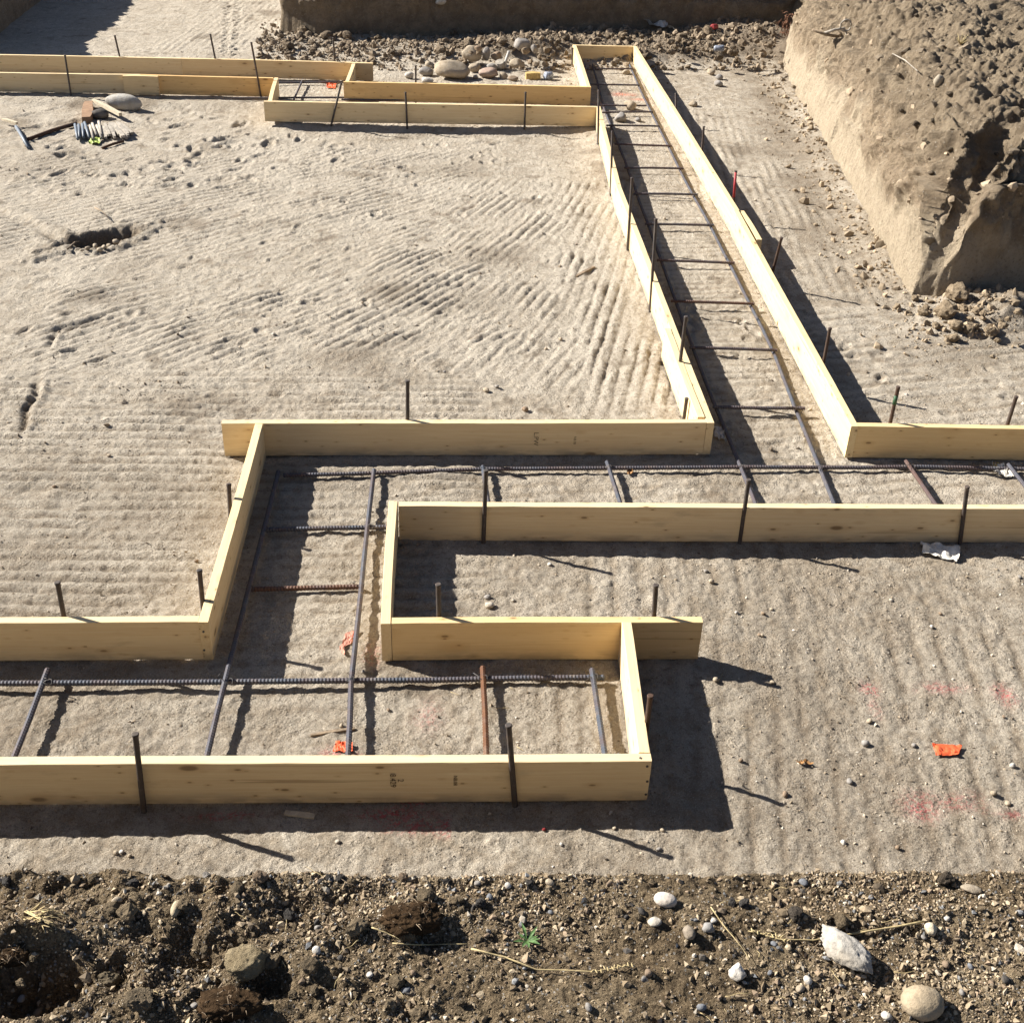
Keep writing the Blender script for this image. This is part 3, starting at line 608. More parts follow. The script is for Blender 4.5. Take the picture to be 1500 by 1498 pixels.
make_board('board', formC, (c5a[0] - BT, c5a[1]), (c5b[0] - g, c5a[1]), (0, 1), (1.0, 0.95, 0.86), seed=36)
c6n = W((1247, 624)); c6j = W((1076, 308)); c6f = (c5b[0], c5a[1] + BT)
C6a = make_board('board', formC, (c6f[0], c6f[1]), (c6j[0], c6j[1] + g), (1, 0), (1.02, 0.99, 0.90), seed=37)
C6b = make_board('board', formC, (c6j[0] - 0.006, c6j[1]), (c6n[0], c6n[1] - 0.001), (1, 0), (1.02, 1.0, 0.90), seed=38)
make_board('splice_board', formC, (c6j[0] + BT + g + 0.003, c6j[1] + 0.03), (c6j[0] + BT + g - 0.004, c6j[1] - 0.60), (1, 0), (1.0, 0.96, 0.86), seed=39, z0=-0.012)
a, b = (c6n[0] + BT + g, c6n[1]), W((1500, 628)); a, b = ext(a, b, 0, 1.2); C7 = make_board('board', formC, a, b, (0, 1), (1.0, 0.93, 0.78), seed=40)

def nail(parent, loc, axis=(0, -1, 0)):
    bm = bmesh.new(); bmesh.ops.create_cone(bm, cap_ends=True, segments=8, radius1=0.0045, radius2=0.0045, depth=0.004)
    me = bpy.data.meshes.new('nail'); bm.to_mesh(me); bm.free()
    o = link('nail', me, M_WIRE, parent); m = Matrix.Translation(loc) @ Vector(axis).to_track_quat('Z', 'Y').to_matrix().to_4x4()
    o.matrix_basis = Matrix.Translation(-parent.location) @ m
for (px, yy) in (((948, 1122), 0), ((948, 1144), 0), ((946, 1163), 0)):
    p = ony(px, W((950, 1114.5))[1] - 0.0005); nail(formA, p)
p = T((938, 1110)); nail(formA, (p.x, p.y, BH + .0), (0, 0, 1))
for (px, yb) in (((298, 925), xB2[1] - 0.004), ((299, 952), xB2[1] - 0.004)): nail(formB, ony(px, yb))

def stamp(board, txt, px, ypl, size):
    cu = bpy.data.curves.new('stamp', 'FONT'); cu.body = txt; cu.size = size; cu.align_x = 'CENTER'; cu.align_y = 'CENTER'; cu.space_line = 0.9
    tmp = bpy.data.objects.new('tmp', cu); COL.objects.link(tmp); dg = bpy.context.evaluated_depsgraph_get(); dg.update()
    me = bpy.data.meshes.new_from_object(tmp.evaluated_get(dg)); bpy.data.objects.remove(tmp)
    o = link('mill_stamp', me, M_DARK, board); p = ony(px, ypl - 0.0012)
    m = Matrix.Translation(p) @ Matrix.Rotation(math.radians(90), 4, 'X') @ Matrix.Rotation(math.radians(-90), 4, 'Z')
    bw = board.matrix_basis if board.parent is None else Matrix.Translation(board.parent.location) @ board.matrix_basis
    o.matrix_basis = bw.inverted() @ m
yA1f = W((580, 1117))[1]
stamp(A1, '2\n8.429', (581, 1143), yA1f - 0.003, 0.028); stamp(A1, 'NB.08', (667, 1143), yA1f - 0.003, 0.018)
stamp(B3, 'L.PW', (785, 643), W((785, 622))[1] - 0.0035, 0.034); stamp(B3, 'NB.08', (842, 645), W((842, 622))[1] - 0.0035, 0.018)

# ------------------------------------------------------------------ stakes
def tube_mesh(name, pts, rad, seg=8, ribs=None, flare=0.0):
    """pts: list of Vector; rad const or list; ribs=(pitch, height) adds rebar deformations"""
    pts = [Vector(p) for p in pts]
    if ribs:
        out = []; pitch, hgt = ribs; step = pitch / 2
        L = [0]
        for a, b in zip(pts, pts[1:]): L.append(L[-1] + (b - a).length)
        n = int(L[-1] / step); rr = []
        arr = np.array([tuple(p) for p in pts]); La = np.array(L)
        for i in range(n + 1):
            t = L[-1] * i / n; out.append(Vector([np.interp(t, La, arr[:, k]) for k in range(3)])); rr.append(rad + (hgt if i % 2 else 0))
        pts = out; rad = rr
    if not isinstance(rad, list): rad = [rad] * len(pts)
    up = Vector((0, 0, 1)); V = []; n = len(pts)
    for i, p in enumerate(pts):
        d = (pts[min(i + 1, n - 1)] - pts[max(i - 1, 0)]).normalized()
        ref = up if abs(d.z) < 0.9 else Vector((0, 1, 0)); s = d.cross(ref).normalized(); u2 = s.cross(d)
        for k in range(seg):
            th = 2 * math.pi * k / seg; V.append(tuple(p + (s * math.cos(th) + u2 * math.sin(th)) * rad[i]))
    me = bpy.data.meshes.new(name); Fc = []
    for i in range(n - 1):
        for k in range(seg):
            a = i * seg + k; b = i * seg + (k + 1) % seg; Fc.append((a, b, b + seg, a + seg))
    Fc.append(tuple(range(seg))[::-1]); Fc.append(tuple((n - 1) * seg + k for k in range(seg)))
    me.from_pydata(V, [], Fc); me.update()
    me.polygons.foreach_set('use_smooth', [not ribs] * (len(Fc) - 2) + [False] * 2)
    return me
def place(name, me_world_pts, **kw): pass
SR_ = 0.0098
def stake(top, bot, plane, val, label, group='steel stakes holding the forms', rust=0.0, paint=None, r=SR_):
    f = ony if plane == 'y' else onx
    t = f(top, val); b = f(bot, val) if bot else t - Vector((0, 0, 1)); d = (t - b).normalized()
    if d.z < 0.3: d = Vector((0, 0, 1))
    base = t - d * ((t.z + 0.12) / d.z); grd = t - d * (t.z / d.z)
    head = t
    n = 9; pts = []; rads = []
    Lh = (head - base).length; u = (head - base).normalized()
    for i in range(n): pts.append(base + u * (Lh - 0.016) * i / (n - 1) - grd); rads.append(r * (0.35 if i == 0 else 1))
    pts += [head - u * 0.010 - grd, head - u * 0.002 - grd, head - grd]; rads += [r * 1.12, r * 1.22, r * 1.0]
    root = link('form_stake', tube_mesh('form_stake', pts, rads, 10), M_STAKE, None, label, 'stake', group); root.location = grd
    root.color = (rust, 0, 0, 1)
    if paint:
        p0 = [head - u * (Lh * 0.02 + 0.0) - grd - u * 0.012, head - grd - u * 0.30] if paint[1] is None else [head - grd - u * paint[1], head - grd - u * paint[2]]
        k = link('paint_band', tube_mesh('paint_band', p0, r * 1.05, 10), paint[0], root)
    # nail holes
    return root
def yb(b): return b.matrix_basis.translation.y + b.parent.location.y
yA1n = W((500, 1117))[1]; yA5n = y5; yB1n = W((150, 911))[1]; yB3n = W((600, 621))[1]
S_ = SR_ + 0.005
stake((198, 1074), (211, 1188), 'y', yA1n - S_, 'dark steel stake against the front board, beyond the red sprayed ground from the board end', rust=0.0)
stake((745, 1061), (755, 1187), 'y', yA1n - S_ + .001, 'dark steel stake leaning on the front board close to its nailed end')
stake((953, 1018), None, 'x', f2[0] + 0.0125, 'rusty brown stake outside the short end board, casting a long shadow', rust=0.5)
p33 = W((800, 912))[1] + BT + S_
stake((642, 855), (643, 903), 'y', p33, 'bright worn steel stake standing in the board shadow of the closed form corner', rust=-0.3)
stake((961, 856), (958, 901), 'y', p33, 'dark stake behind the overhanging end of a stained board')
stake((712, 688), (708, 797), 'y', yA5n - S_, 'dark stake crossing the long middle board nearest its closed corner')
stake((1097, 702), (1083, 797), 'y', yA5n - S_, 'leaning dark stake crossing the long middle board, second from its closed corner')
stake((1417, 712), (1406, 797), 'y', W((1400, 744))[1] - S_, 'dark stake on the long middle board beside the torn white paper')
stake((597, 557), (597, 613), 'y', yB3n + BT + S_, 'straight dark stake behind the board with the mill stamp, on ribbed ground')
stake((84, 852), (93, 900), 'y', yB1n + BT + S_, 'dark stake behind the split board that runs off beside the ribbed ground')
stake((292, 834), (297, 885), 'x', xB2[0] - BT - S_ + 0.006, 'short dark stake at the near end of the short cross board, shading its top')
stake((335, 708), (337, 745), 'x', (xB2[0] + xB2f[0]) / 2 - BT - S_ - 0.004, 'short dark stake half way along the short cross board')
stake((1006, 583), (1002, 612), 'x', xB4 - 2 * BT - S_ - 0.005, 'short dark stake in the corner beside the doubled board end')
stake((1005, 463), (998, 517), 'x', xB4 - BT - S_ - 0.002, 'brown stake at the start of the doubled board')
gl = 'tall dark stake along the ladder of rebar, on the ribbed ground side'
for tp, bt in (((961, 320), (953, 443)), ((926, 260), (921, 338)), ((897, 192), (895, 265)), ((877, 132), (876, 205))):
    yy = onz(bt).y; xx = xB4 + 0.02 - BT - S_ + (farB4[0] - xB4 - 0.02) * max(0, (yy - 9) / (farB4[1] - 9))
    stake(tp, bt, 'x', xx, gl, 'stakes along the rebar ladder')
xc = lambda yy: c6j[0] + (c6f[0] - c6j[0]) * (yy - c6j[1]) / (c6f[1] - c6j[1]) if yy > c6j[1] else c6n[0] + (c6j[0] - c6n[0]) * (yy - c6n[1]) / (c6j[1] - c6n[1])
for tp, bt, lb, ru, pt in (((990, 137), (990, 160), 'stake behind the long lit board, closest to its squared far end', 0, None), ((1031, 185), (1028, 225), 'dark stake behind the long lit board, next beyond the red one', 0.1, None),
                   ((1078, 250), (1074, 302), 'red painted stake behind the long lit board', 0.3, (M_RED, 0.012, 0.20)), ((1145, 348), (1131, 402), 'rusty stake behind the long lit board just past its splice', 0.45, None),
                   ((1216, 480), (1206, 533), 'rusty flat headed stake behind the near part of the long lit board', 0.4, None)):
    yy = T(bt).y - 0.04; stake(tp, bt, 'x', xc(yy) + BT + S_ + (0.045 if 'splice' in lb else 0.002), lb, rust=ru, paint=pt)
yC7 = c6n[1] + BT + S_
stake((1316, 566), (1304, 619), 'y', yC7, 'rusty stake with worn green paint behind the short outer board', rust=0.5, paint=(M_GREEN, 0.05, 0.10))
stake((1489, 580), (1476, 621), 'y', yC7, 'plain dark stake behind the short outer board, leaning', rust=0.2)
for tp, bt, lb in (((594, 135), (597, 197), 0), ((770, 135), (768, 195), 0)):
    stake(tp, bt, 'y', yB5[1] - S_ - 0.002, 'upright dark stake in front of the far cross board facing the ribbed ground', 'stakes before the far cross board')
stake((500, 122), (483, 193), 'y', yB5[1] - S_ - 0.002, 'tilted grey stake in front of the far cross board near its closed corner', 'stakes before the far cross board')
stake((95, 80), (104, 140), 'y', yB7[1] - S_ - 0.045, 'tall leaning stake beside the spliced far board, above the lath bundle')
stake((368, 62), (384, 150), 'y', yB7r[1] - S_ - 0.004, 'tallest leaning brown stake at the orange tinted far board end', rust=0.2)
yC1 = c1a[1] + BT + S_
for tp, bt in (((168, 52), (175, 82)), ((308, 50), (315, 85)), ((488, 55), (490, 88))):
    stake(tp, bt, 'y', yC1, 'thin dark stake behind the farthest board by the ramp', 'stakes behind the farthest board')
stake((609, 96), (609, 118), 'y', c3a[1] + BT + S_, 'short dark stake beside the cobble pile')
stake((839, 70), (837, 115), 'x', c5a[0] - BT - S_ - 0.003, 'dark stake outside the squared far end of the rebar ladder', 'stakes at the squared trench end')
stake((854, 97), (854, 125), 'x', (c5a[0] + c3b[0]) / 2 + S_, 'dark stake inside the squared far end of the rebar ladder', 'stakes at the squared trench end')

# ------------------------------------------------------------------ rebar mats
def mat_root(px, label): p = onz(px, 0.03); p.z = 0.0; return empty('rebar_mat', p, label, 'rebar')
BARN = [0]
def bar(root, pxs, z, rust=0.0, r=0.0082, far=False, extra=()):
    pts = [onz(p, z) for p in pxs] + list(extra)
    out = []
    rg = random.Random(BARN[0]); BARN[0] += 1
    for a, b in zip(pts, pts[1:]):
        n = max(2, int((b - a).length / 0.3))
        for i in range(n): out.append(a.lerp(b, i / n))
    out.append(pts[-1])
    for p in out[1:-1]: p.z += rg.uniform(-.003, .003); p.x += rg.uniform(-.002, .002); p.y += rg.uniform(-.002, .002)
    c = root.location
    o = link('bar', tube_mesh('bar', [p - c for p in out], r, 7 if far else 8, ribs=((0.024, 0.0016) if far else (0.0135, 0.0024))), M_REBAR, root)
    o.color = (rust, 0, 0, 1); return o
def tie(root, px, z, bar_o, seed):
    p = onz(px, z); rg = random.Random(seed); pts = []
    for k in range(13):
        th = k / 12 * 2 * math.pi * 1.6; pts.append(p + Vector((math.cos(th) * 0.016, math.sin(th) * 0.014, 0.006 * math.sin(th * 2) + 0.004)))
    for k in range(3): pts.append(pts[-1] + Vector((rg.uniform(-.02, .02), rg.uniform(-.02, .02), rg.uniform(0.0, .014))))
    link('tie_wire', tube_mesh('tie_wire', [q - root.location for q in pts], 0.0014, 5), M_WIRE, root)
zl, zu = 0.017, 0.037
r1 = mat_root((515, 998), 'rebar mat tied in the footing trench nearest the gravelly bank')
p = onz((0, 1001), zl); bar(r1, [(885, 992), (515, 997), (0, 1001)], zl, 0.0, 0.0098, extra=[Vector((p.x - 0.8, p.y, zl))])
p = onz((950, 1125), zl); yh = yA1 + 0.16
for (x0, x1, ru) in ((-2.3, 0.62, 0.1),): 
    o = link('bar', tube_mesh('bar', [Vector((x0, yh, zl)) - r1.location, Vector((x1, yh - 0.004, zl)) - r1.location], 0.0095, 8, ribs=(0.0135, 0.0024)), M_REBAR, r1); o.color = (ru, 0, 0, 1)
def to_y(px, px2, y, z):
    a = onz(px, z); b = onz(px2, z); t = (y - a.y) / (b.y - a.y); return a.lerp(b, t)
for A, B, ru in (((70, 980), (22, 1105), 0.05), ((707, 977), (712, 1100), 0.75), ((867, 980), (885, 1098), -0.15)):
    bar(r1, [A], zu, ru, 0.0095, extra=[to_y(A, B, yA1 + 0.09, zu)])
for i, q in enumerate(((70, 1000), (335, 999), (513, 997), (708, 994), (870, 992))): tie(r1, q, zu, None, i)
r2 = mat_root((470, 820), 'rebar mat tied in the short shaded footing trench')
bar(r2, [(548, 688), (528, 870), (515, 997)], zu, 0.05, 0.0095, extra=[to_y((515, 997), (510, 1100), yA1 + 0.09, zu)])
bar(r2, [(408, 690), (370, 840), (335, 975)], zu, -0.05, 0.0095, extra=[to_y((335, 975), (305, 1100), yA1 + 0.09, zu)])
pr = onz((567, 772), zl); bar(r2, [(385, 776)], zl, 0.0, 0.0098, extra=[Vector((pr.x - 0.004, pr.y, zl))]); bar(r2, [(362, 863), (530, 859)], zl, 0.55, 0.0095)
for i, q in enumerate(((542, 772), (528, 859), (388, 776), (366, 863))): tie(r2, q, zu, None, 20 + i)
r3 = mat_root((1085, 684), 'rebar mat tied in the middle footing trench beneath the stamped board')
pe = onz((1500, 687), zl); bar(r3, [(415, 696), (707, 688), (890, 685), (1085, 684), (1345, 684), (1500, 687)], zl, 0.1, 0.0092, extra=[Vector((pe.x + 1.0, pe.y - .02, zl))])
yh = y5 + BT + 0.12
bar(r3, [], zl, 0.1, 0.0092, extra=[Vector((xA4 + 0.5, yh, zl)), Vector((3.6, yh, zl))])
for A, B, ru in (((707, 683), (715, 733), 0.0), ((889, 676), (907, 732), -0.1), ((1327, 675), (1368, 735), 0.35), ((1477, 680), (1510, 722), -0.1)):
    bar(r3, [A], zu, ru, 0.0092, extra=[to_y(A, B, y5 + BT + 0.03, zu)])
for i, q in enumerate(((708, 688), (891, 685), (1088, 684), (1200, 685), (1335, 684))): tie(r3, q, zu, None, 40 + i)
r4 = mat_root((1100, 450), 'long rebar ladder tied in the footing trench that runs to the rubble heap')
R1 = [(921, 92), (936, 128), (962, 180), (1000, 258), (1040, 330), (1100, 448), (1135, 520), (1166, 600), (1203, 690)]
R0 = [(868, 95), (885, 160), (915, 235), (955, 345), (1000, 470), (1045, 590), (1086, 684)]
bar(r4, R1, zl, -0.1, 0.0092, extra=[to_y((1203, 690), (1220, 732), y5 + BT + 0.03, zl + .012)]); bar(r4, R0, zl, 0.05, 0.0092, extra=[to_y((1086, 684), (1105, 733), y5 + BT + 0.03, zl + .012)])
for i, (a, b, ru) in enumerate((((872, 101), (927, 101), .2), ((866, 124), (937, 125), .2), ((876, 154), (947, 155), .2), ((882, 165), (956, 164), .2), ((888, 184), (966, 185), .2), ((900, 211), (984, 214), .3), ((914, 246), (1001, 247), .2), ((928, 284), (1022, 285), .1), ((945, 328), (1046, 330), .1), ((962, 381), (1076, 385), .3), ((983, 441), (1104, 445), .5), ((1010, 509), (1138, 513), .2), ((1044, 596), (1179, 598), .1))):
    bar(r4, [a, b], zu, ru, 0.0085, far=i < 7)
    if i > 6: tie(r4, (b[0] - 9, b[1]), zu, None, 60 + i)
r5 = mat_root((455, 133), 'small rebar mat seen between the far boards beside an orange scrap')
bar(r5, [(340, 123), (500, 120)], zl, 0.1, 0.009, True); bar(r5, [(340, 144), (505, 143)], zl, 0.1, 0.009, True); bar(r5, [(443, 118), (430, 147)], zu, 0.1, 0.009, True)
bar(r5, [(500, 146), (700, 148), (860, 150)], zl, 0.1, 0.009, True)

# ------------------------------------------------------------------ stones and clods
ICO = {}
def ico(sub):
    if sub == 0: return np.array([(1, 0, 0), (-1, 0, 0), (0, 1, 0), (0, -1, 0), (0, 0, 1), (0, 0, -1)], float), np.array([(0, 2, 4), (2, 1, 4), (1, 3, 4), (3, 0, 4), (2, 0, 5), (1, 2, 5), (3, 1, 5), (0, 3, 5)])
    if sub not in ICO:
        bm = bmesh.new(); bmesh.ops.create_icosphere(bm, subdivisions=sub, radius=1.0); bm.verts.ensure_lookup_table()
        V = np.array([v.co[:] for v in bm.verts]); Fc = np.array([[v.index for v in f.verts] for f in bm.faces]); bm.free(); ICO[sub] = (V, Fc)
    return ICO[sub]
def rock_mesh(name, seed, dims, sub=3, rough=0.25, ang=0.0, fine=0.06):
    V, Fc = ico(sub); rg = np.random.RandomState(seed); n = V / np.linalg.norm(V, axis=1, keepdims=True)
    o = rg.uniform(0, 50, 3); r = 1 + rough * fbm3(n[:, 0] * 1.1 + o[0], n[:, 1] * 1.1 + o[1], n[:, 2] * 1.1 + o[2], 2, seed)
    if ang:
        for k in range(int(7 + 6 * ang)):       # chop flat facets
            d = rg.normal(size=3); d /= np.linalg.norm(d); lim = rg.uniform(0.62, 0.95); pr = (n * r[:, None]) @ d
            r = np.where(pr > lim, r * lim / np.maximum(pr, 1e-6), r)
    r = r + fine * fbm3(n[:, 0] * 5 + o[0], n[:, 1] * 5, n[:, 2] * 5, 3, seed + 3)
    if fine > 0.1: r = r + 0.45 * fine * fbm3(n[:, 0] * 13 + o[0], n[:, 1] * 13, n[:, 2] * 13, 3, seed + 5)
    P = n * r[:, None] * np.array(dims)
    return mesh_np(name, P, Fc, None, not (fine > 0.12 and sub < 5))
def stone(name, p, dims, seed, col, label, cat, group=None, rotz=0, tilt=0, rough=0.25, ang=0.0, fine=0.05, sub=3, mat=None, sink=0.3):
    o = link(name, rock_mesh(name, seed, dims, sub, rough, ang, fine), mat or M_ROCK, None, label, cat, group)
    o.location = (p[0], p[1], p[2] + dims[2] * (1 - sink)); o.rotation_euler = (tilt, tilt * 0.5, rotz); o.color = (*col, 1); return o
def size_at(p, px): return px / F_PX * float(np.dot(np.array([p[0], p[1], p[2] - CAMZ]), CM[2]))
GREY, TAN, WHT, BRN, DRK = (0.30, 0.28, 0.26), (0.42, 0.35, 0.26), (0.60, 0.57, 0.52), (0.27, 0.20, 0.14), (0.085, 0.078, 0.072)
sd = 1000
# cobble pile beside the far trench: (px centre, px width, px height, colour)
CB = [((661, 104), 54, 30, TAN, 'largest tan boulder of the cobble pile'), ((690, 86), 34, 22, TAN, 'oblong tan cobble lying on the boulder at the pile'), ((624, 106), 23, 14, GREY, 'flat blue grey stone beside the big boulder'), ((600, 111), 14, 11, WHT, 'small white stone at the end of the cobble pile'),
      ((695, 100), 20, 16, TAN, 'round tan cobble wedged against the big boulder'), ((712, 87), 12, 22, GREY, 'upright narrow grey cobble in the pile'), ((727, 89), 18, 13, BRN, 'dark rounded cobble high in the pile'), ((721, 98), 20, 12, GREY, 'grey cobble in the middle of the pile'),
      ((716, 108), 28, 18, (0.42, 0.31, 0.25), 'pinkish angular cobble at the front of the pile'), ((757, 94), 24, 15, TAN, 'smooth tan cobble by the split white pipe'), ((763, 66), 28, 24, GREY, 'large angular grey boulder on the dirt heap'), ((783, 72), 12, 14, GREY, 'grey stone tucked behind the angular boulder'),
      ((737, 112), 13, 10, TAN, 'small tan stone below the pinkish cobble'), ((626, 118), 20, 8, WHT, 'low pale slab by the short stake'), ((697, 113), 9, 7, GREY, 'little grey stone at the boulder foot'), ((630, 95), 15, 10, TAN, 'small tan stone behind the flat grey stone'), ((752, 115), 16, 9, BRN, 'brown flat stone beside the cans'), ((700, 78), 12, 9, BRN, 'small brown stone on top of the pile')]
for px, pw, ph, col, lab in CB:
    sd += 1; q = onfloor((px[0], px[1] + ph * 0.35)); wd = size_at(q, pw) / 2; hh = size_at(q, ph) / 2
    lift = 0.05 if px[1] < 92 and 680 < px[0] < 740 else 0.0
    stone('cobble', (q.x, q.y, q.z + lift), (wd, wd * 0.75, hh), sd, col, lab, 'stone', 'cobble pile by the far trench', rnd.uniform(-.3, .3), 0.1, 0.16, 0.35, 0.03)
for px, pw, col, lab in (((1041, 109), 15, TAN, 'roundest tan cobble on the strip between lit board and bank'), ((1053, 116), 14, GREY, 'flat grey cobble of the small group by the bank'), ((1052, 126), 16, GREY, 'darker cobble of the small group by the bank'), ((1015, 156), 16, TAN, 'lone flat stone lying beside the long board shadow'),
                         ((917, 109), 13, TAN, 'round tan stone inside the squared trench end'), ((922, 160), 24, TAN, 'half buried stone under the ladder bars'), ((908, 178), 24, GREY, 'half buried shaded stone under the ladder bars'), ((935, 178), 12, GREY, 'small stone under the ladder bars by the far rungs')):
    sd += 1; q = onfloor(px); wd = size_at(q, pw) / 2; stone('cobble', q, (wd, wd * 0.8, wd * 0.62), sd, col, lab, 'stone', None, rnd.uniform(0, 3), 0, 0.16, 0.2, 0.03)
q = onfloor((183, 160)); wd = size_at(q, 27); stone('boulder', q, (wd, wd * 0.45, 0.085), 1200, (0.47, 0.45, 0.41), 'pale smooth boulder lying beside the lath bundle', 'boulder', None, -0.25, 0.05, 0.12, 0.0, 0.02, 4, sink=0.25)
q = onfloor((148, 173)); stone('cobble', q, (0.09, 0.07, 0.05), 1201, DRK, 'dark stone between the brown block and the laths', 'stone')
# rubble: individually visible clods
def clod_at(px, pw, col, lab, grp, seed, near=False, flat=0.7, sub=3, rough=0.35, ang=1.2, fine=0.20, sink=0.35):
    q = onnear(px) if near else onfloor(px); wd = size_at(q, pw) / 2
    return stone('earth_clod', q, (wd, wd * rnd.uniform(.7, 1), wd * flat), seed, col, lab, 'clod', grp, rnd.uniform(0, 6), rnd.uniform(-.3, .3), rough, ang, fine, sub, M_CLOD, sink)
def shade(c, a, b): f = rnd.uniform(a, b); return tuple(x * f for x in c)
CLC = (0.34, 0.265, 0.18)
for px, pw in (((1400, 437), 42), ((1385, 465), 38), ((1352, 462), 20), ((1398, 480), 24), ((1418, 487), 22), ((1432, 458), 18), ((1440, 462), 14), ((1450, 490), 24), ((1468, 480), 18), ((1375, 418), 24), ((1360, 430), 20), ((1420, 470), 14), ((1395, 500), 22), ((1355, 455), 16), ((1445, 436), 12), ((1475, 470), 12), ((1370, 480), 16), ((1340, 440), 14), ((1385, 448), 16), ((1410, 455), 18), ((1490, 460), 14), ((1330, 460), 12), ((1405, 405), 20), ((1430, 480), 13), ((1460, 500), 12)):
    sd += 1; clod_at(px, pw, shade(CLC, .85, 1.15), 'broken tan earth clod heaped at the foot of the bank corner', 'clods at the bank corner', sd)
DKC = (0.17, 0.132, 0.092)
cnt = 0
while cnt < 150:
    x = rnd.uniform(390, 1130); y = rnd.gauss(66, 16)
    if not 36 < y < 98: continue
    if 590 < x < 780 and y > 80: continue
    if 835 < x < 940 and y > 58: continue
    if x < 540 and y > 84: continue
    if x > 1080 and y > 90: continue
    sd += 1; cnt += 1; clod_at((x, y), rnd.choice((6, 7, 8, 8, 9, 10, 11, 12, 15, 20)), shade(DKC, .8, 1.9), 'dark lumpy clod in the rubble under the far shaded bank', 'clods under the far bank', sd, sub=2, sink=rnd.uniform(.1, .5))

# foreground stones on the near bank
def fg(name, px, pw, dims, col, lab, cat='stone', **kw):
    q = onnear(px); s = size_at(q, pw) / 2; global sd; sd += 1
    return stone(name, q, tuple(s * k for k in dims), sd, col, lab, cat, **kw)
fg('cobble', (1347, 1478), 62, (1, .85, .62), (0.36, 0.29, 0.20), 'rounded tan cobble lying lowest on the gravelly bank', rough=.10, fine=.015, sub=4, sink=.15)
fg('concrete_chunk', (1236, 1398), 94, (1, .52, .36), (0.40, 0.375, 0.335), 'long jagged grey chunk of broken concrete', 'concrete chunk', ang=.7, rough=.14, fine=.11, sub=5, rotz=-0.85, sink=.25)
fg('white_stone', (974, 1322), 34, (1, .72, .5), (0.55, 0.49, 0.43), 'smooth white oval stone on the gravelly bank', rough=.08, fine=.01, rotz=-.3, sink=.2)
fg('white_stone', (1080, 1428), 32, (.8, 1, .7), (0.52, 0.49, 0.45), 'cracked white lump casting a round shadow', ang=.6, rough=.3, fine=.08, sub=4, sink=.15)
fg('tan_stone', (1362, 1366), 24, (.85, .9, .75), (0.55, 0.48, 0.36), 'small pale pointed lump at the straw tip', ang=.5, rough=.3, fine=.1, sink=.15)
fg('flat_stone', (1421, 1304), 30, (1, .6, .28), (0.34, 0.285, 0.215), 'flat brown skipping stone near the bank edge', ang=.3, rough=.15, fine=.01, rotz=-.2, sink=.2)
fg('grey_stone', (1037, 1362), 24, (.9, .8, .7), (0.27, 0.26, 0.25), 'square grey stone leaning among pebbles', ang=.8, rough=.2, fine=.04, sink=.2)
fg('brown_stone', (1008, 1370), 26, (.7, 1, .7), (0.25, 0.21, 0.165), 'brown wedge stone beside the square grey stone', ang=.6, rough=.2, fine=.03, rotz=.3, sink=.2)
fg('grey_stone', (958, 1352), 22, (1, .8, .5), (0.46, 0.42, 0.36), 'pale flat stone below the white oval stone', ang=.7, rough=.2, fine=.04)
fg('tan_stone', (258, 1334), 24, (.55, 1.2, .6), (0.45, 0.375, 0.255), 'upright tan finger shaped stone in loose gravel', rough=.12, fine=.02, rotz=-.15, sink=.2)
fg('earth_clod', (362, 1416), 70, (1, .85, .55), (0.33, 0.265, 0.165), 'big pitted tan clod of dry clay on the bank', 'clod', ang=.5, rough=.3, fine=.13, sub=5, mat=M_CLOD, sink=.25)
fg('earth_clod', (205, 1472), 44, (1, .8, .7), (0.21, 0.165, 0.11), 'knobbly brown clod beside the hollow', 'clod', ang=.3, rough=.4, fine=.2, sub=4, mat=M_CLOD)
fg('earth_clod', (160, 1440), 36, (1, .7, .7), (0.20, 0.16, 0.105), 'brown clod leaning over the deep hollow', 'clod', ang=.5, rough=.4, fine=.2, sub=4, mat=M_CLOD)
fg('peat_clod', (600, 1352), 92, (1, .62, .36), (1, 1, 1), 'dark brown fibrous peat clod on the gravelly bank', 'clod', ang=.0, rough=.45, fine=.22, sub=5, mat=M_PEAT, sink=.3)
fg('peat_clod', (330, 1478), 90, (1, .6, .35), (1, 1, 1), 'dark rooty turf clod below the pitted tan clod', 'clod', ang=.0, rough=.4, fine=.22, sub=5, mat=M_PEAT, sink=.35)
fg('peat_clod', (20, 1405), 46, (1, .6, .5), (1, 1, 1), 'dark soil clod overhanging the deep hollow', 'clod', ang=.0, rough=.45, fine=.22, sub=4, mat=M_PEAT)
for px, pw, col in (((482, 1272), 18, DRK), ((500, 1272), 16, DRK), ((380, 1272), 26, BRN), ((90, 1272), 14, DRK), ((10, 1278), 20, DRK), ((590, 1270), 18, BRN), ((655, 1277), 14, DRK), ((775, 1280), 16, DRK), ((303, 1267), 14, GREY), ((195, 1296), 20, DRK), ((425, 1345), 24, DRK), ((1385, 1275), 30, (0.1, 0.08, 0.06)), ((1072, 1325), 18, DRK), ((1090, 1325), 20, DRK), ((1165, 1340), 26, (0.09, 0.075, 0.06)), ((705, 1325), 20, DRK)):
    sd += 1; o = clod_at((px[0], px[1] + (16 if px[1] < 1290 else 0)), pw, col, 'small dark clod along the crumbling edge of the gravelly bank', 'dark clods on the bank edge', sd, near=True, sub=3)
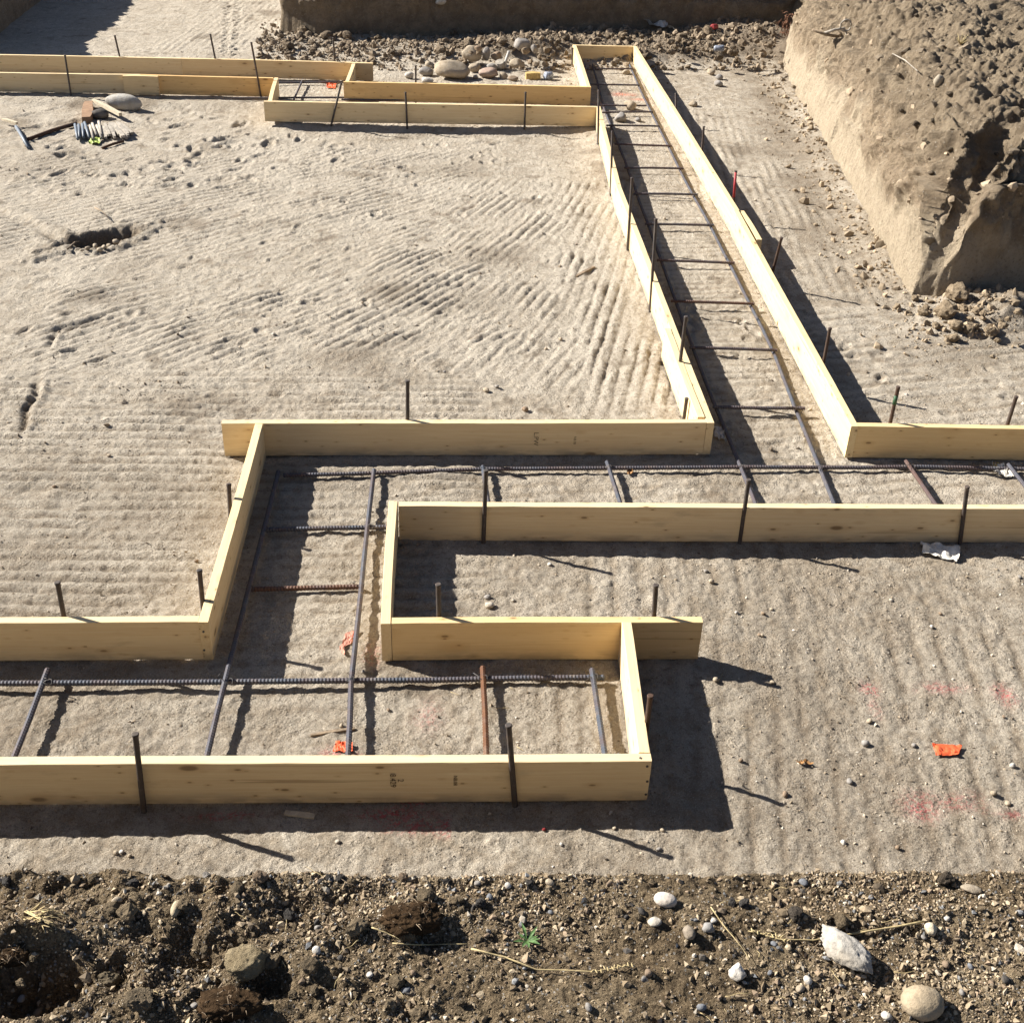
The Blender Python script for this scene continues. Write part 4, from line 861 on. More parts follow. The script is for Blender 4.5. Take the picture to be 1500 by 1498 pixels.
for k in range(46):
    px = (rnd.uniform(5, 1495), rnd.uniform(1288, 1490)); pw = rnd.choice((9, 10, 11, 12, 13, 15, 17))
    sd += 1; col = rnd.choice((GREY, TAN, WHT, BRN, DRK, (0.20, 0.21, 0.23))); q = onnear(px); s = size_at(q, pw) / 2
    stone('pebble', q, (s, s * rnd.uniform(.6, 1), s * rnd.uniform(.45, .8)), sd, tuple(c * .85 for c in col), 'loose rounded pebble on the gravelly bank', 'pebble', 'loose pebbles on the gravelly bank', rnd.uniform(0, 6), rnd.uniform(-.3, .3), .15, .4, .02, 2)
for px, pw in (((800, 512), 8), ((821, 498), 9), ((712, 573), 14), ((728, 568), 8), ((651, 546), 6), ((769, 602), 12), ((610, 477), 7), ((717, 888), 16), ((714, 876), 12), ((805, 828), 9), ((1034, 838), 9), ((1042, 853), 10), ((1118, 900), 9), ((1113, 931), 9), ((1078, 898), 7), ((1273, 1057), 13), ((1267, 1091), 15), ((1338, 1093), 10), ((1244, 1146), 13), ((1235, 1236), 12), ((1314, 1242), 10), ((1455, 1163), 12), ((1116, 932), 8), ((1048, 997), 11), ((1131, 1000), 9), ((1364, 919), 10), ((1377, 900), 8), ((1130, 893), 8),
               ((500, 1064), 9), ((569, 1040), 7), ((533, 985), 9), ((288, 823), 8), ((80, 714), 8), ((160, 668), 8), ((1458, 1010), 6), ((1470, 1050), 7), ((1482, 1122), 13), ((1475, 1178), 12), ((822, 1237), 8), ((495, 1233), 10), ((965, 1245), 10), ((900, 1214), 8), ((1150, 1165), 14), ((1085, 1115), 9), ((970, 1217), 9), ((170, 1250), 10), ((190, 1254), 9), ((178, 1248), 8), ((258, 1237), 6), ((1493, 846), 9), ((895, 1190), 7), ((645, 870), 7), ((752, 880), 7), ((1305, 880), 8)):
    sd += 1; q = onfloor(px); s = size_at(q, pw) / 2 * 0.9
    stone('pebble', q, (s, s * rnd.uniform(.7, 1), s * rnd.uniform(.5, .8)), sd, rnd.choice((TAN, WHT, (0.5, 0.45, 0.38), GREY, BRN)), 'small loose stone lying on the pit floor', 'pebble', 'loose stones on the pit floor', rnd.uniform(0, 6), 0, .15, .5, .03, 2)
for k, px in enumerate(((129, 366), (140, 363), (153, 364), (160, 362), (120, 368), (147, 368), (170, 357))):
    sd += 1; q = onfloor(px); s = rnd.uniform(.012, .030); stone('pebble', q, (s, s * .8, s * .7), sd, TAN, 'rounded stone lying in the dug hole', 'pebble', 'stones in the dug hole', rnd.uniform(0, 6), 0, .15, .3, .02, 2)

for o in [q for q in COL.objects if q.name.startswith('peat_clod')]:
    vs_ = o.data.vertices; Vf, Ff = [], []
    for k in range(110):
        v = vs_[rnd.randrange(len(vs_))]
        if v.co.z < 0: continue
        a = v.co * 0.97; b = v.co * 1.02 + Vector((rnd.uniform(-.016, .016), rnd.uniform(-.016, .016), rnd.uniform(-.004, .010))); sv = Vector((rnd.uniform(-1, 1), rnd.uniform(-1, 1), rnd.uniform(-1, 1))) * .0007; i0 = len(Vf)
        m_ = (a + b) / 2 + Vector((0, 0, rnd.uniform(0, .005))); Vf += [a - sv, a + sv, m_ + sv, m_ - sv, b]; Ff += [(i0, i0 + 1, i0 + 2, i0 + 3), (i0 + 3, i0 + 2, i0 + 4)]
    me = bpy.data.meshes.new('root_fibre'); me.from_pydata([tuple(v) for v in Vf], [], Ff); f_o = link('root_fibre', me, M_TWIG, o, kind='stuff')
for k in range(44):
    px = (rnd.uniform(5, 720), rnd.uniform(1290, 1490)) if k < 34 else (rnd.uniform(720, 1490), rnd.uniform(1288, 1400)); sd += 1
    clod_at(px, rnd.choice((12, 14, 16, 18, 22, 28, 34)), shade((0.235, 0.182, 0.118), .7, 1.25), 'crumbly brown soil clod half sunk in the heaped near bank', 'soil clods on the near bank', sd, near=True, sub=3, sink=rnd.uniform(.35, .65))
# gravel nobody could count
def grains(name, pts, sizes, cols, sub=1, seed=0, kindmat=None, elong=0.35):
    V, Fc = ico(sub); n = len(pts); rg = np.random.RandomState(seed); m = len(V)
    base = V[None] * (1 + 0.28 * rg.normal(size=(n, m, 1)).clip(-1.2, 1.2))
    ax = 1 + elong * rg.normal(size=(n, 1, 3)).clip(-1, 1.3); ax[..., 2] *= 0.75; base = base * ax * np.array(sizes)[:, None, None]
    q = rg.normal(size=(n, 4)); q /= np.linalg.norm(q, axis=1, keepdims=True); w_, x, y, z = q.T
    Rm = np.stack([1 - 2 * (y * y + z * z), 2 * (x * y - z * w_), 2 * (x * z + y * w_), 2 * (x * y + z * w_), 1 - 2 * (x * x + z * z), 2 * (y * z - x * w_), 2 * (x * z - y * w_), 2 * (y * z + x * w_), 1 - 2 * (x * x + y * y)], 1).reshape(n, 3, 3)
    P = np.einsum('nij,nmj->nmi', Rm, base) + np.array(pts)[:, None]
    Fa = (Fc[None] + (np.arange(n) * m)[:, None, None]).reshape(-1, 3)
    C4 = np.concatenate([np.repeat(np.array(cols)[:, None], m, 1), np.ones((n, m, 1))], -1).reshape(-1, 4)
    return mesh_np(name, P.reshape(-1, 3), Fa, None, False, {'tint': C4})
PAL = np.array([(0.42, 0.335, 0.225), (0.31, 0.24, 0.16), (0.23, 0.172, 0.108), (0.12, 0.092, 0.064), (0.52, 0.46, 0.37), (0.20, 0.205, 0.21), (0.30, 0.22, 0.15), (0.075, 0.07, 0.066)])
def samp(Xg, Yg, Zg, x, y):
    i = np.clip(np.searchsorted(Xg, x) - 1, 0, len(Xg) - 2); j = np.clip(np.searchsorted(Yg, y) - 1, 0, len(Yg) - 2)
    a = (x - Xg[i]) / (Xg[i + 1] - Xg[i]); b = (y - Yg[j]) / (Yg[j + 1] - Yg[j])
    return (Zg[i, j] * (1 - a) + Zg[i + 1, j] * a) * (1 - b) + (Zg[i, j + 1] * (1 - a) + Zg[i + 1, j + 1] * a) * b
n = 70000; gx = NR.uniform(-1.15, 1.35, n); gy = NR.uniform(1.06, 1.515, n)
keep = NR.uniform(0, 1, n) < np.clip(0.55 + 0.9 * fbm2(gx * 4, gy * 4, 3, 600), 0.12, 1); gx, gy = gx[keep], gy[keep]; n = len(gx)
sz = np.clip(0.0015 * NR.pareto(2.3, n) + 0.0013, 0, 0.0058); zz_ = samp(nxs, nys, ZN, gx, gy)
link('gravel', grains('gravel', np.stack([gx, gy, zz_ + sz * 0.25], 1), sz, PAL[NR.choice(8, n, p=[.22, .25, .20, .11, .05, .04, .10, .03])] * NR.uniform(.65, 1.2, (n, 1)), 0, 601), M_PEB, None, 'loose mixed gravel strewn over the near earth bank', 'gravel', None, 'stuff')
n = 2600; gx = NR.uniform(-1.1, 1.3, n); gy = NR.uniform(1.08, 1.50, n); keep = NR.uniform(0, 1, n) < np.clip(0.5 + 1.3 * fbm2(gx * 3 + 5, gy * 3, 3, 605), 0.1, 1); gx, gy = gx[keep], gy[keep]; n = len(gx)
sz = np.clip(0.0016 * NR.pareto(2.4, n) + 0.0030, 0, 0.0085); zz_ = samp(nxs, nys, ZN, gx, gy)
link('gravel', grains('gravel', np.stack([gx, gy, zz_ + sz * 0.15], 1), sz, PAL[NR.choice(8, n, p=[.24, .22, .16, .10, .10, .06, .09, .03])] * NR.uniform(.6, 1.15, (n, 1)), 1, 606), M_PEB, None, 'coarser stones sprinkled through the near bank gravel', 'gravel', None, 'stuff')
# floor grit: densest at the near right, sparse elsewhere
n = 60000; gx = NR.uniform(-2.2, 3.6, n); gy = 1.75 + NR.power(0.8, n) * 4.2
dens = np.clip(0.25 + 0.7 * ss(0.5, 1.2, gx) * (1 - ss(4.3, 4.7, gy)) + 0.6 * fbm2(gx * 3, gy * 3, 3, 610), 0.03, 1); keep = NR.uniform(0, 1, n) < dens; gx, gy = gx[keep], gy[keep]; n = len(gx)
sz = np.clip(0.0012 * NR.pareto(2.3, n) + 0.0013, 0, 0.006); zz_ = samp(xs, ys, Z, gx, gy)
PALF = np.array([(0.46, 0.39, 0.30), (0.36, 0.29, 0.21), (0.26, 0.21, 0.15), (0.16, 0.13, 0.10), (0.60, 0.55, 0.47)])
link('grit', grains('grit', np.stack([gx, gy, zz_ + sz * 0.3], 1), sz, PALF[NR.choice(5, n, p=[.34, .26, .17, .09, .14])] * NR.uniform(.8, 1.15, (n, 1)), 0, 611), M_PEB, None, 'fine grit scattered over the near pit floor', 'gravel', None, 'stuff')
n = 22000; gx = NR.uniform(-5.5, 4.2, n); gy = 5.2 + NR.power(0.9, n) * 9.5
keep = (NR.uniform(0, 1, n) < np.clip(0.16 + 1.3 * fbm2(gx * 1.9, gy * 1.9, 5, 620, 0.65), 0.02, 1)) & (gx < wallx[0, 0] * 0 + 3.11 + (gy - 7.22) * 0.1245 + 0.8 * (gy < 7.1)); gx, gy = gx[keep], gy[keep]; n = len(gx)
sz = np.clip(0.0024 * NR.pareto(2.3, n) + 0.0030, 0, 0.014); zz_ = samp(xs, ys, Z, gx, gy)
link('grit', grains('grit', np.stack([gx, gy, zz_ + sz * 0.25], 1), sz, PALF[NR.choice(5, n, p=[.25, .3, .25, .15, .05])], 0, 621), M_PEB, None, 'scattered crumbs of earth over the far pit floor', 'gravel', None, 'stuff')
# crumbled rubble: small clods under the banks
rx, ry, rs = [], [], []
for k in range(8200):
    if k < 6900: p = onz((rnd.uniform(380, 1135), min(max(rnd.gauss(70, 17), 30), 102)))
    elif k < 7500: p = onz((rnd.gauss(1405, 50), rnd.gauss(465, 26)))
    else:
        yy = rnd.uniform(7.3, 14.5); p = Vector((3.11 + (yy - 7.22) * 0.1245 - abs(rnd.gauss(0, 0.22)), yy, 0))
    big = 0.8 if k < 6900 else 0.6
    rx.append(p.x); ry.append(p.y); rs.append(min(0.010 * rnd.paretovariate(1.9), 0.05) * big)
rx, ry, rs = np.array(rx), np.array(ry), np.array(rs); zz_ = samp(xs, ys, Z, rx, ry)
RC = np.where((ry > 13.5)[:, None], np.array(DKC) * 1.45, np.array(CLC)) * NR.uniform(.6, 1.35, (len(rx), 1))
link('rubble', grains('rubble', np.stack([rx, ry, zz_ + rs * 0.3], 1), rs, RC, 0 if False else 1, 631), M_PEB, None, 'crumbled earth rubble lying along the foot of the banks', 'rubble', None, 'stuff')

# crumbs lodged on the rough bank face and its crest
Sf = SR.reshape(-1, 3); pick = NR.choice(len(Sf), 5200, replace=False); Pf = Sf[pick]; Pf = Pf[(Pf[:, 2] > 0.45) & (Pf[:, 0] < 9)]
n = len(Pf); sz = np.clip(0.004 * NR.pareto(1.9, n) + 0.004, 0, 0.035)
cc = np.where((Pf[:, 2] > 0.85)[:, None], np.array((0.20, 0.16, 0.115)), np.array((0.40, 0.31, 0.215))) * NR.uniform(.7, 1.2, (n, 1))
link('rubble', grains('rubble', Pf, sz, cc, 1, 641), M_PEB, None, 'earth crumbs lodged on the upper slope of the lit bank', 'rubble', None, 'stuff')

# ------------------------------------------------------------------ litter, straw, sticks
def strand(name, pts, r, mat, label, cat, group=None, taper=True, seg=6):
    c = Vector(pts[0]); q = [Vector(p) - c for p in pts]; n = len(q)
    rad = [r * (1 - 0.6 * i / (n - 1)) if taper else r for i in range(n)]
    o = link(name, tube_mesh(name, q, rad, seg), mat, None, label, cat, group); o.location = c; return o
def smooth_px(pxs, fn, n=6, dz=0.004, jit=0.002, seed=0):
    rg = random.Random(seed); out = []
    for a, b in zip(pxs, pxs[1:]):
        for i in range(n):
            t = i / n; p = fn((a[0] + (b[0] - a[0]) * t, a[1] + (b[1] - a[1]) * t)); p.z += dz + rg.uniform(0, jit); out.append(p)
    p = fn(pxs[-1]); p.z += dz; out.append(p); return out
def seed_head(root, pts, mat, n=14, s=0.004):
    bm = bmesh.new()
    for i in range(n):
        p = pts[0].lerp(pts[-1], i / n); m = Matrix.Translation(p + Vector((rnd.uniform(-.003, .003), rnd.uniform(-.003, .003), rnd.uniform(0, .004)))) @ Matrix.Rotation(rnd.uniform(0, 3), 4, 'Z') @ Matrix.Diagonal((2.2, .6, .6, 1))
        bmesh.ops.create_icosphere(bm, subdivisions=1, radius=s * .6, matrix=m)
    me = bpy.data.meshes.new('seed_head'); bm.to_mesh(me); bm.free(); o = link('seed_head', me, mat, root); return o
pp = smooth_px([(690, 1393), (740, 1405), (785, 1423), (870, 1426), (930, 1416)], onnear, 4, 0.006); o = strand('grass_stalk', pp, 0.0020, M_STRAW, 'bent dry grass stalk with a seed head on the gravel', 'grass stalk'); seed_head(o, [pp[-5] - pp[0], pp[-1] - pp[0]], M_STRAW)
pp = smooth_px([(1352, 1353), (1300, 1362), (1245, 1371), (1190, 1380), (1140, 1379), (1095, 1366)], onnear, 4, 0.006); o = strand('grass_stalk', pp, 0.0023, M_STRAW, 'long dry grass stalk lying behind the concrete chunk', 'grass stalk'); seed_head(o, [pp[-6] - pp[0], pp[-1] - pp[0]], M_STRAW)
pp = smooth_px([(1040, 1334), (1060, 1362), (1085, 1392), (1097, 1412)], onnear, 4, 0.010); strand('grass_stalk', pp, 0.0013, M_STRAW, 'straight dry stalk pointing at the cracked white lump', 'grass stalk')
pp = smooth_px([(545, 1365), (565, 1372), (590, 1384)], onnear, 4, 0.012); strand('grass_stalk', pp, 0.0016, M_STRAW, 'short dry stalk beside the peat clod', 'grass stalk')
pp = smooth_px([(575, 1385), (620, 1387), (690, 1385)], onnear, 4, 0.006); strand('grass_stalk', pp, 0.0014, M_STRAW, 'thin dry stalk under the peat clod', 'grass stalk')
root = empty('straw_tuft', onnear((60, 1355)), 'small tuft of broken pale straw on brown soil', 'straw')
for k in range(22):
    a = (rnd.uniform(35, 62), rnd.uniform(1335, 1360)); b = (a[0] + rnd.uniform(10, 42), a[1] + rnd.uniform(-14, 24)); P2 = [onnear(a) + Vector((0, 0, .006)) - root.location, onnear(b) + Vector((0, 0, rnd.uniform(.006, .02))) - root.location]
    link('straw', tube_mesh('straw', P2, 0.0011, 5), M_STRAW, root)
for k in range(60):
    a = (rnd.uniform(10, 1480), rnd.uniform(1285, 1490)); ang = rnd.uniform(0, 6.3); L = rnd.uniform(10, 46); b = (a[0] + L * math.cos(ang), a[1] + L * .6 * math.sin(ang)); mid = ((a[0] + b[0]) / 2 + rnd.uniform(-4, 4), (a[1] + b[1]) / 2 + rnd.uniform(-4, 4))
    pp = smooth_px([a, mid, b], onnear, 3, 0.004, 0.004, k); strand('straw', pp, rnd.uniform(.0006, .0011), rnd.choice((M_STRAW, M_STRAW, M_TWIG)), 'thin loose straw bit on the gravelly bank', 'straw', 'loose straws on the gravelly bank', seg=5)
for k in range(26):
    a = (rnd.uniform(700, 1480), rnd.uniform(800, 1250)) if k > 7 else (rnd.uniform(600, 830), rnd.uniform(1000, 1025)); ang = rnd.uniform(0, 6.3); L = rnd.uniform(8, 26); b = (a[0] + L * math.cos(ang), a[1] + L * .6 * math.sin(ang))
    pp = smooth_px([a, b], onfloor, 3, 0.004, 0.004, k); strand('straw', pp, .0012, rnd.choice((M_STRAW, M_TWIG)), 'thin loose straw bit on the pit floor', 'straw', 'loose straws on the pit floor', seg=5)
# green weed
wr = empty('weed', onnear((772, 1378)), 'small green weed seedling in the gravel', 'weed')
for k in range(9):
    th = k * 2.4; L = rnd.uniform(.018, .036); d = Vector((math.cos(th), math.sin(th), 0)); up = rnd.uniform(.3, 1.0); s2 = Vector((-d.y, d.x, 0)) * 0.0035
    V = [(0, 0, 0), tuple(d * L * .5 + s2 + Vector((0, 0, L * .5 * up))), tuple(d * L + Vector((0, 0, L * .55 * up))), tuple(d * L * .5 - s2 + Vector((0, 0, L * .5 * up))), tuple(d * L * .5 + Vector((0, 0, L * .5 * up - .001)))]
    me = bpy.data.meshes.new('leaf'); me.from_pydata(V, [], [(0, 1, 4), (1, 2, 4), (2, 3, 4), (3, 0, 4)]); link('leaf', me, M_LEAF, wr)

def sheet(name, fn, corner_px, mat, label, cat, nu=14, nv=8, crumple=0.01, lift=0.006, seed=0, group=None, notch=None):
    """a crumpled thin sheet with a little thickness, resting on the ground"""
    c = [fn(p) for p in corner_px]; V = []
    for i in range(nu + 1):
        for j in range(nv + 1):
            u, v = i / nu, j / nv; p = (c[0].lerp(c[1], u)).lerp(c[3].lerp(c[2], u), v); V.append(p)
    A = np.array([tuple(p) for p in V]); k = 1.0 / max(0.03, (c[0] - c[1]).length) 
    hgt = np.abs(fbm2(A[:, 0] * 3.5 * k + seed, A[:, 1] * 3.5 * k, 3, seed)) * crumple * 2.4
    A[:, 0] += crumple * .5 * fbm2(A[:, 0] * 5 * k, A[:, 1] * 5 * k + 7, 2, seed + 1); A[:, 1] += crumple * .5 * fbm2(A[:, 0] * 5 * k + 9, A[:, 1] * 5 * k, 2, seed + 2)
    A[:, 2] += lift + hgt
    o0 = Vector(A.mean(0)); A = A - np.array(o0)
    me = mesh_np(name, A, grid_faces(nu + 1, nv + 1), None, False)
    o = link(name, me, mat, None, label, cat, group); o.location = o0
    md = o.modifiers.new('thick', 'SOLIDIFY'); md.thickness = 0.0012
    return o
sheet('paper_scrap', onfloor, [(1346, 797), (1405, 806), (1402, 826), (1350, 813)], M_PAPER, 'torn dirty white paper against the long middle board', 'paper', crumple=.022, seed=1)
sheet('paper_scrap', onfloor, [(1452, 682), (1476, 686), (1484, 702), (1456, 697)], M_PAPER, 'crumpled pale tissue beside the rebar end', 'paper', crumple=.02, seed=2)
sheet('paper_scrap', onfloor, [(1453, 680), (1462, 681), (1460, 688), (1452, 688)], M_TANCAN, 'yellow wrapper bit touching the crumpled tissue', 'wrapper', 6, 4, crumple=.012, seed=3)
sheet('flag_scrap', onfloor, [(1364, 1091), (1408, 1094), (1403, 1109), (1370, 1108)], M_ORANGE, 'bright orange plastic flag lying on gravelly floor', 'flag', crumple=.006, seed=4)
sheet('flag_scrap', onfloor, [(492, 1088), (518, 1090), (516, 1104), (488, 1102)], M_ORANGE, 'orange flag scrap tucked behind the front board', 'flag', crumple=.007, seed=5)
sheet('flag_scrap', onfloor, [(478, 123), (493, 124), (491, 131), (479, 130)], M_ORANGE, 'orange flag scrap in the far trench corner', 'flag', 6, 5, crumple=.015, seed=6)
sheet('tape_scrap', onfloor, [(507, 929), (526, 924), (516, 943), (497, 955)], M_PINK, 'faded pink tape scrap beside the ribbed bar', 'tape', crumple=.006, seed=7)
sheet('tape_scrap', onfloor, [(497, 950), (502, 948), (506, 960), (504, 962)], M_PINK, 'thin tail of faded tape below the pink scrap', 'tape', 6, 3, crumple=.006, seed=8)
sheet('plastic_sheet', onfloor, [(925, 26), (968, 38), (985, 52), (940, 44)], M_WHITE, 'crumpled white plastic sheet on the rubble heap', 'plastic', crumple=.07, lift=.06, seed=9)
sheet('leaf', onfloor, [(1166, 1118), (1180, 1116), (1192, 1122), (1172, 1122)], M_DEADLEAF, 'curled brown dead leaf on gravelly floor', 'leaf', 8, 4, crumple=.010, seed=10)
sheet('leaf', onfloor, [(918, 692), (926, 690), (927, 696), (919, 697)], M_DEADLEAF, 'dry yellow leaf beside the middle rebar', 'leaf', 6, 4, crumple=.012, seed=11)
sheet('leaf', onfloor, [(132, 209), (147, 205), (146, 213), (130, 213)], M_LIME, 'lime green leaf at the foot of the lath bundle', 'leaf', 6, 4, crumple=.02, lift=.01, seed=12)
sheet('plastic_scrap', onfloor, [(1047, 626), (1066, 632), (1062, 650), (1046, 642)], M_WHITE, 'clear white plastic scrap in shade at the stamped board end', 'plastic', 8, 6, crumple=.02, seed=13)
def box_thing(name, a, b, wd, hh, mat, label, cat, group=None, dz=0.0, seed=0):
    """a small sawn stick or chip between two ground points"""
    a = Vector(a); b = Vector(b); d = b - a; L = d.length; bm = bmesh.new(); rg = random.Random(seed)
    n = 5; V = []
    for i in range(n + 1):
        t = i / n; s = 1 - 0.25 * abs(2 * t - 1) ** 3
        for (y, z) in ((-1, 0), (1, 0), (1, 1), (-1, 1)): V.append(bm.verts.new((L * t, y * wd / 2 * s + rg.uniform(-.06, .06) * wd, z * hh * (0.8 + .2 * s) + rg.uniform(-.05, .05) * hh)))
    for i in range(n):
        for k in range(4): bm.faces.new((V[i * 4 + k], V[i * 4 + (k + 1) % 4], V[i * 4 + 4 + (k + 1) % 4], V[i * 4 + 4 + k]))
    bm.faces.new(V[:4][::-1]); bm.faces.new(V[-4:]); bmesh.ops.recalc_face_normals(bm, faces=bm.faces)
    me = bpy.data.meshes.new(name); bm.to_mesh(me); bm.free()
    o = link(name, me, mat, None, label, cat, group); o.location = a + Vector((0, 0, dz)); o.rotation_euler = d.to_track_quat('X', 'Z').to_euler(); return o
box_thing('wood_chip', onfloor((417, 1191)), onfloor((461, 1197)), 0.022, 0.008, M_TWIGPALE, 'pale split wood chip in the front board shadow', 'wood chip')
box_thing('twig', onfloor((455, 1078)), onfloor((520, 1068)), 0.012, 0.009, M_TWIG, 'brown bark strip crossing under the rebar near the orange scrap', 'twig')
box_thing('twig', onfloor((844, 406)), onfloor((870, 392)), 0.022, 0.012, M_TWIG, 'lone grey stick on the ribbed ground', 'twig')
# red headed marker pin
q = onfloor((797, 1216)); stone('marker_pin', q, (.007, .006, .006), 1500, (0.22, 0.03, 0.03), 'little dark red marker head with a white tail near the front board', 'marker', sub=2)
# branches and roots on the far rubble
def branch(pxs, r, mat, label, z0=0.1, z1=0.1, cat='branch'):
    pts = []
    for i, p in enumerate(pxs):
        z = z0 + (z1 - z0) * i / (len(pxs) - 1); pts.append(onz(p, z))
    fine = []
    for a, b in zip(pts, pts[1:]):
        for k in range(5): fine.append(a.lerp(b, k / 5) + Vector((rnd.uniform(-.01, .01), 0, rnd.uniform(-.008, .008))))
    fine.append(pts[-1]); return strand('branch', fine, r, mat, label, cat, seg=8)
branch([(706, 2), (745, 9), (790, 15), (842, 22)], 0.034, M_TWIG, 'thick dead branch lying on the far rubble', 0.16, 0.16)
branch([(823, 0), (835, 4), (856, 10)], 0.022, M_TWIGPALE, 'short bleached branch stub above the rubble', 0.2, 0.2)
branch([(1053, 0), (1048, 18), (1030, 25)], 0.018, M_TWIGPALE, 'hooked pale root hanging over the rubble', 0.25, 0.2)
branch([(1100, 0), (1115, 9), (1130, 18)], 0.030, M_TWIGPALE, 'stubby pale root end at the meeting of the two banks', 0.25, 0.22)
branch([(1015, 22), (1022, 40), (1035, 62), (1044, 74)], 0.010, M_TWIGPALE, 'thin curved twig across the dark rubble', 0.15, 0.12)
branch([(995, -6), (940, 14), (900, 16)], 0.012, M_TWIG, 'thin dark root trailing over the rubble', 0.2, 0.2)
q = ony((646, 5), 15.58); stone('bone_stone', (q.x, q.y, q.z), (.07, .03, .035), 1600, WHT, 'small white stone stuck in the far shaded bank', 'stone', sub=3, sink=.5)
# cans and carton
def can(px, mat, label, r=0.033, L=0.12, rz=0.4, lying=True):
    q = onfloor(px); prof = [(-L / 2, .7 * r), (-L / 2 + .004, .78 * r), (-L / 2 + .012, r), (L * .12, r * .93), (L / 2 - .016, r), (L / 2 - .004, .8 * r), (L / 2, .72 * r)]
    rt = empty('drink_can', (q.x, q.y, q.z + r * .9), label, 'can')
    b = link('can_body', tube_mesh('can_body', [Vector((a, 0, 0.03 * r * math.sin(a * 80))) for a, _ in prof], [k for _, k in prof], 14), mat, rt); e = link('can_lid', tube_mesh('can_lid', [Vector((L / 2 - .001, 0, 0)), Vector((L / 2 + .002, 0, 0))], .66 * r, 12), M_WHITE, rt)
    rt.rotation_euler = (0, 0.1, rz); return rt
can((803, 117), M_BLUECAN, 'crushed blue and white can beside the far trench', .045, .10, 0.5); can((1053, 75), M_BLUECAN, 'pale blue crushed can on the rubble by the lit board', .035, .12, 2.9); can((1046, 44), M_REDCAN, 'red can high on the dark rubble', .036, .12, .9)
q = onfloor((770, 116)); box_thing('carton', q, q + Vector((.16, .02, 0)), .09, .07, M_TANCAN, 'small yellow carton beside the blue can', 'carton')
# split white pipe in the cobbles
q = onfloor((737, 102)); pr = empty('split_pipe', q, 'grey green pipe offcut sticking up from the cobble pile', 'pipe')
link('pipe', tube_mesh('pipe', [Vector((0, 0, 0)), ony((746, 75), q.y) - q], .018, 10), M_WHITE, pr); link('collar', tube_mesh('collar', [Vector((-.03, 0, .02)), Vector((-.045, -.03, .09))], .05, 14), M_GREYWOOD, pr)
# bundle of laths, stakes and a block lying at the far left
def lath(a, b, wd, hh, mat, lab, grp, seed, cat='lath', dz=0.0): return box_thing('lath', a, b, wd, hh, mat, lab, cat, grp, dz, seed)
for k in range(13):
    a = onfloor((152 + k * 2.0 + rnd.uniform(-2, 2), 188 + rnd.uniform(-4, 3))); b = onfloor((156 + k * 3.1 + rnd.uniform(-2.5, 2.5), 206.5 - k * .4 + rnd.uniform(-3, 3))); lath(a, b, .030, .024, M_GREYWOOD, 'weathered grey lath in the fanned row by the boulder', 'laths in the fanned bundle', k, dz=.012 + .006 * (k % 3))
for k in range(8):
    a = onfloor((110 + k * 5.2 + rnd.uniform(-2, 2), 186 + rnd.uniform(-3, 3))); b = onfloor((114 + k * 5.6 + rnd.uniform(-3, 3), 207 + rnd.uniform(-4, 3))); o = link('short_stake', tube_mesh('short_stake', [Vector((0, 0, .03)), (b - a) + Vector((0, 0, .03))], .013, 8), M_BLUEBAR if k < 4 else M_GREYWOOD, None, 'short steel stake laid in a row on the ground' if k < 4 else 'short grey wooden peg laid in a row on the ground', 'stake', 'steel stakes laid on the ground' if k < 4 else 'wooden pegs laid on the ground'); o.location = a
box_thing('wood_block', onfloor((131, 158)), onfloor((128, 182)), .10, .07, M_BROWNWOOD, 'reddish brown block standing behind the laid stakes', 'block')
box_thing('lath', onfloor((138, 157)), onfloor((178, 178)), .04, .03, M_TWIGPALE, 'pale new lath slanting past the boulder', 'lath', dz=.05)
for a, b, r, mat, lab, cat in (((42, 207), (112, 184), .018, M_STAKE, 'long dark steel bar lying beside the laid stakes', 'bar'), ((150, 219), (181, 209), .012, M_STAKE, 'thin dark bar lying below the lath bundle', 'bar'), ((24, 188), (42, 219), .015, M_BLUEBAR, 'bent grey pipe end poking from the ground', 'pipe')):
    A_, B_ = onfloor(a), onfloor(b); o = link('steel_bar', tube_mesh('steel_bar', [Vector((0, 0, r)), (B_ - A_) / 2 + Vector((0, 0, r * 1.4)), B_ - A_ + Vector((0, 0, r))], r, 8), mat, None, lab, cat); o.location = A_
box_thing('lath', onfloor((5, 181)), onfloor((26, 187)), .035, .02, M_TWIGPALE, 'short pale stick touching the bent pipe end', 'stick', dz=.03)
# twigs by the hole
for a, b, lab in (((140, 310), (162, 326), 'thin twig leaning over the rim of the dug hole'), ((100, 371), (122, 357), 'short root stub at the near rim of the dug hole')):
    A_, B_ = onfloor(a), onfloor(b); A_.z += .03; B_.z += .02; strand('twig', [A_, A_.lerp(B_, .5) + Vector((0, 0, .02)), B_], .007, M_TWIG, lab, 'twig')

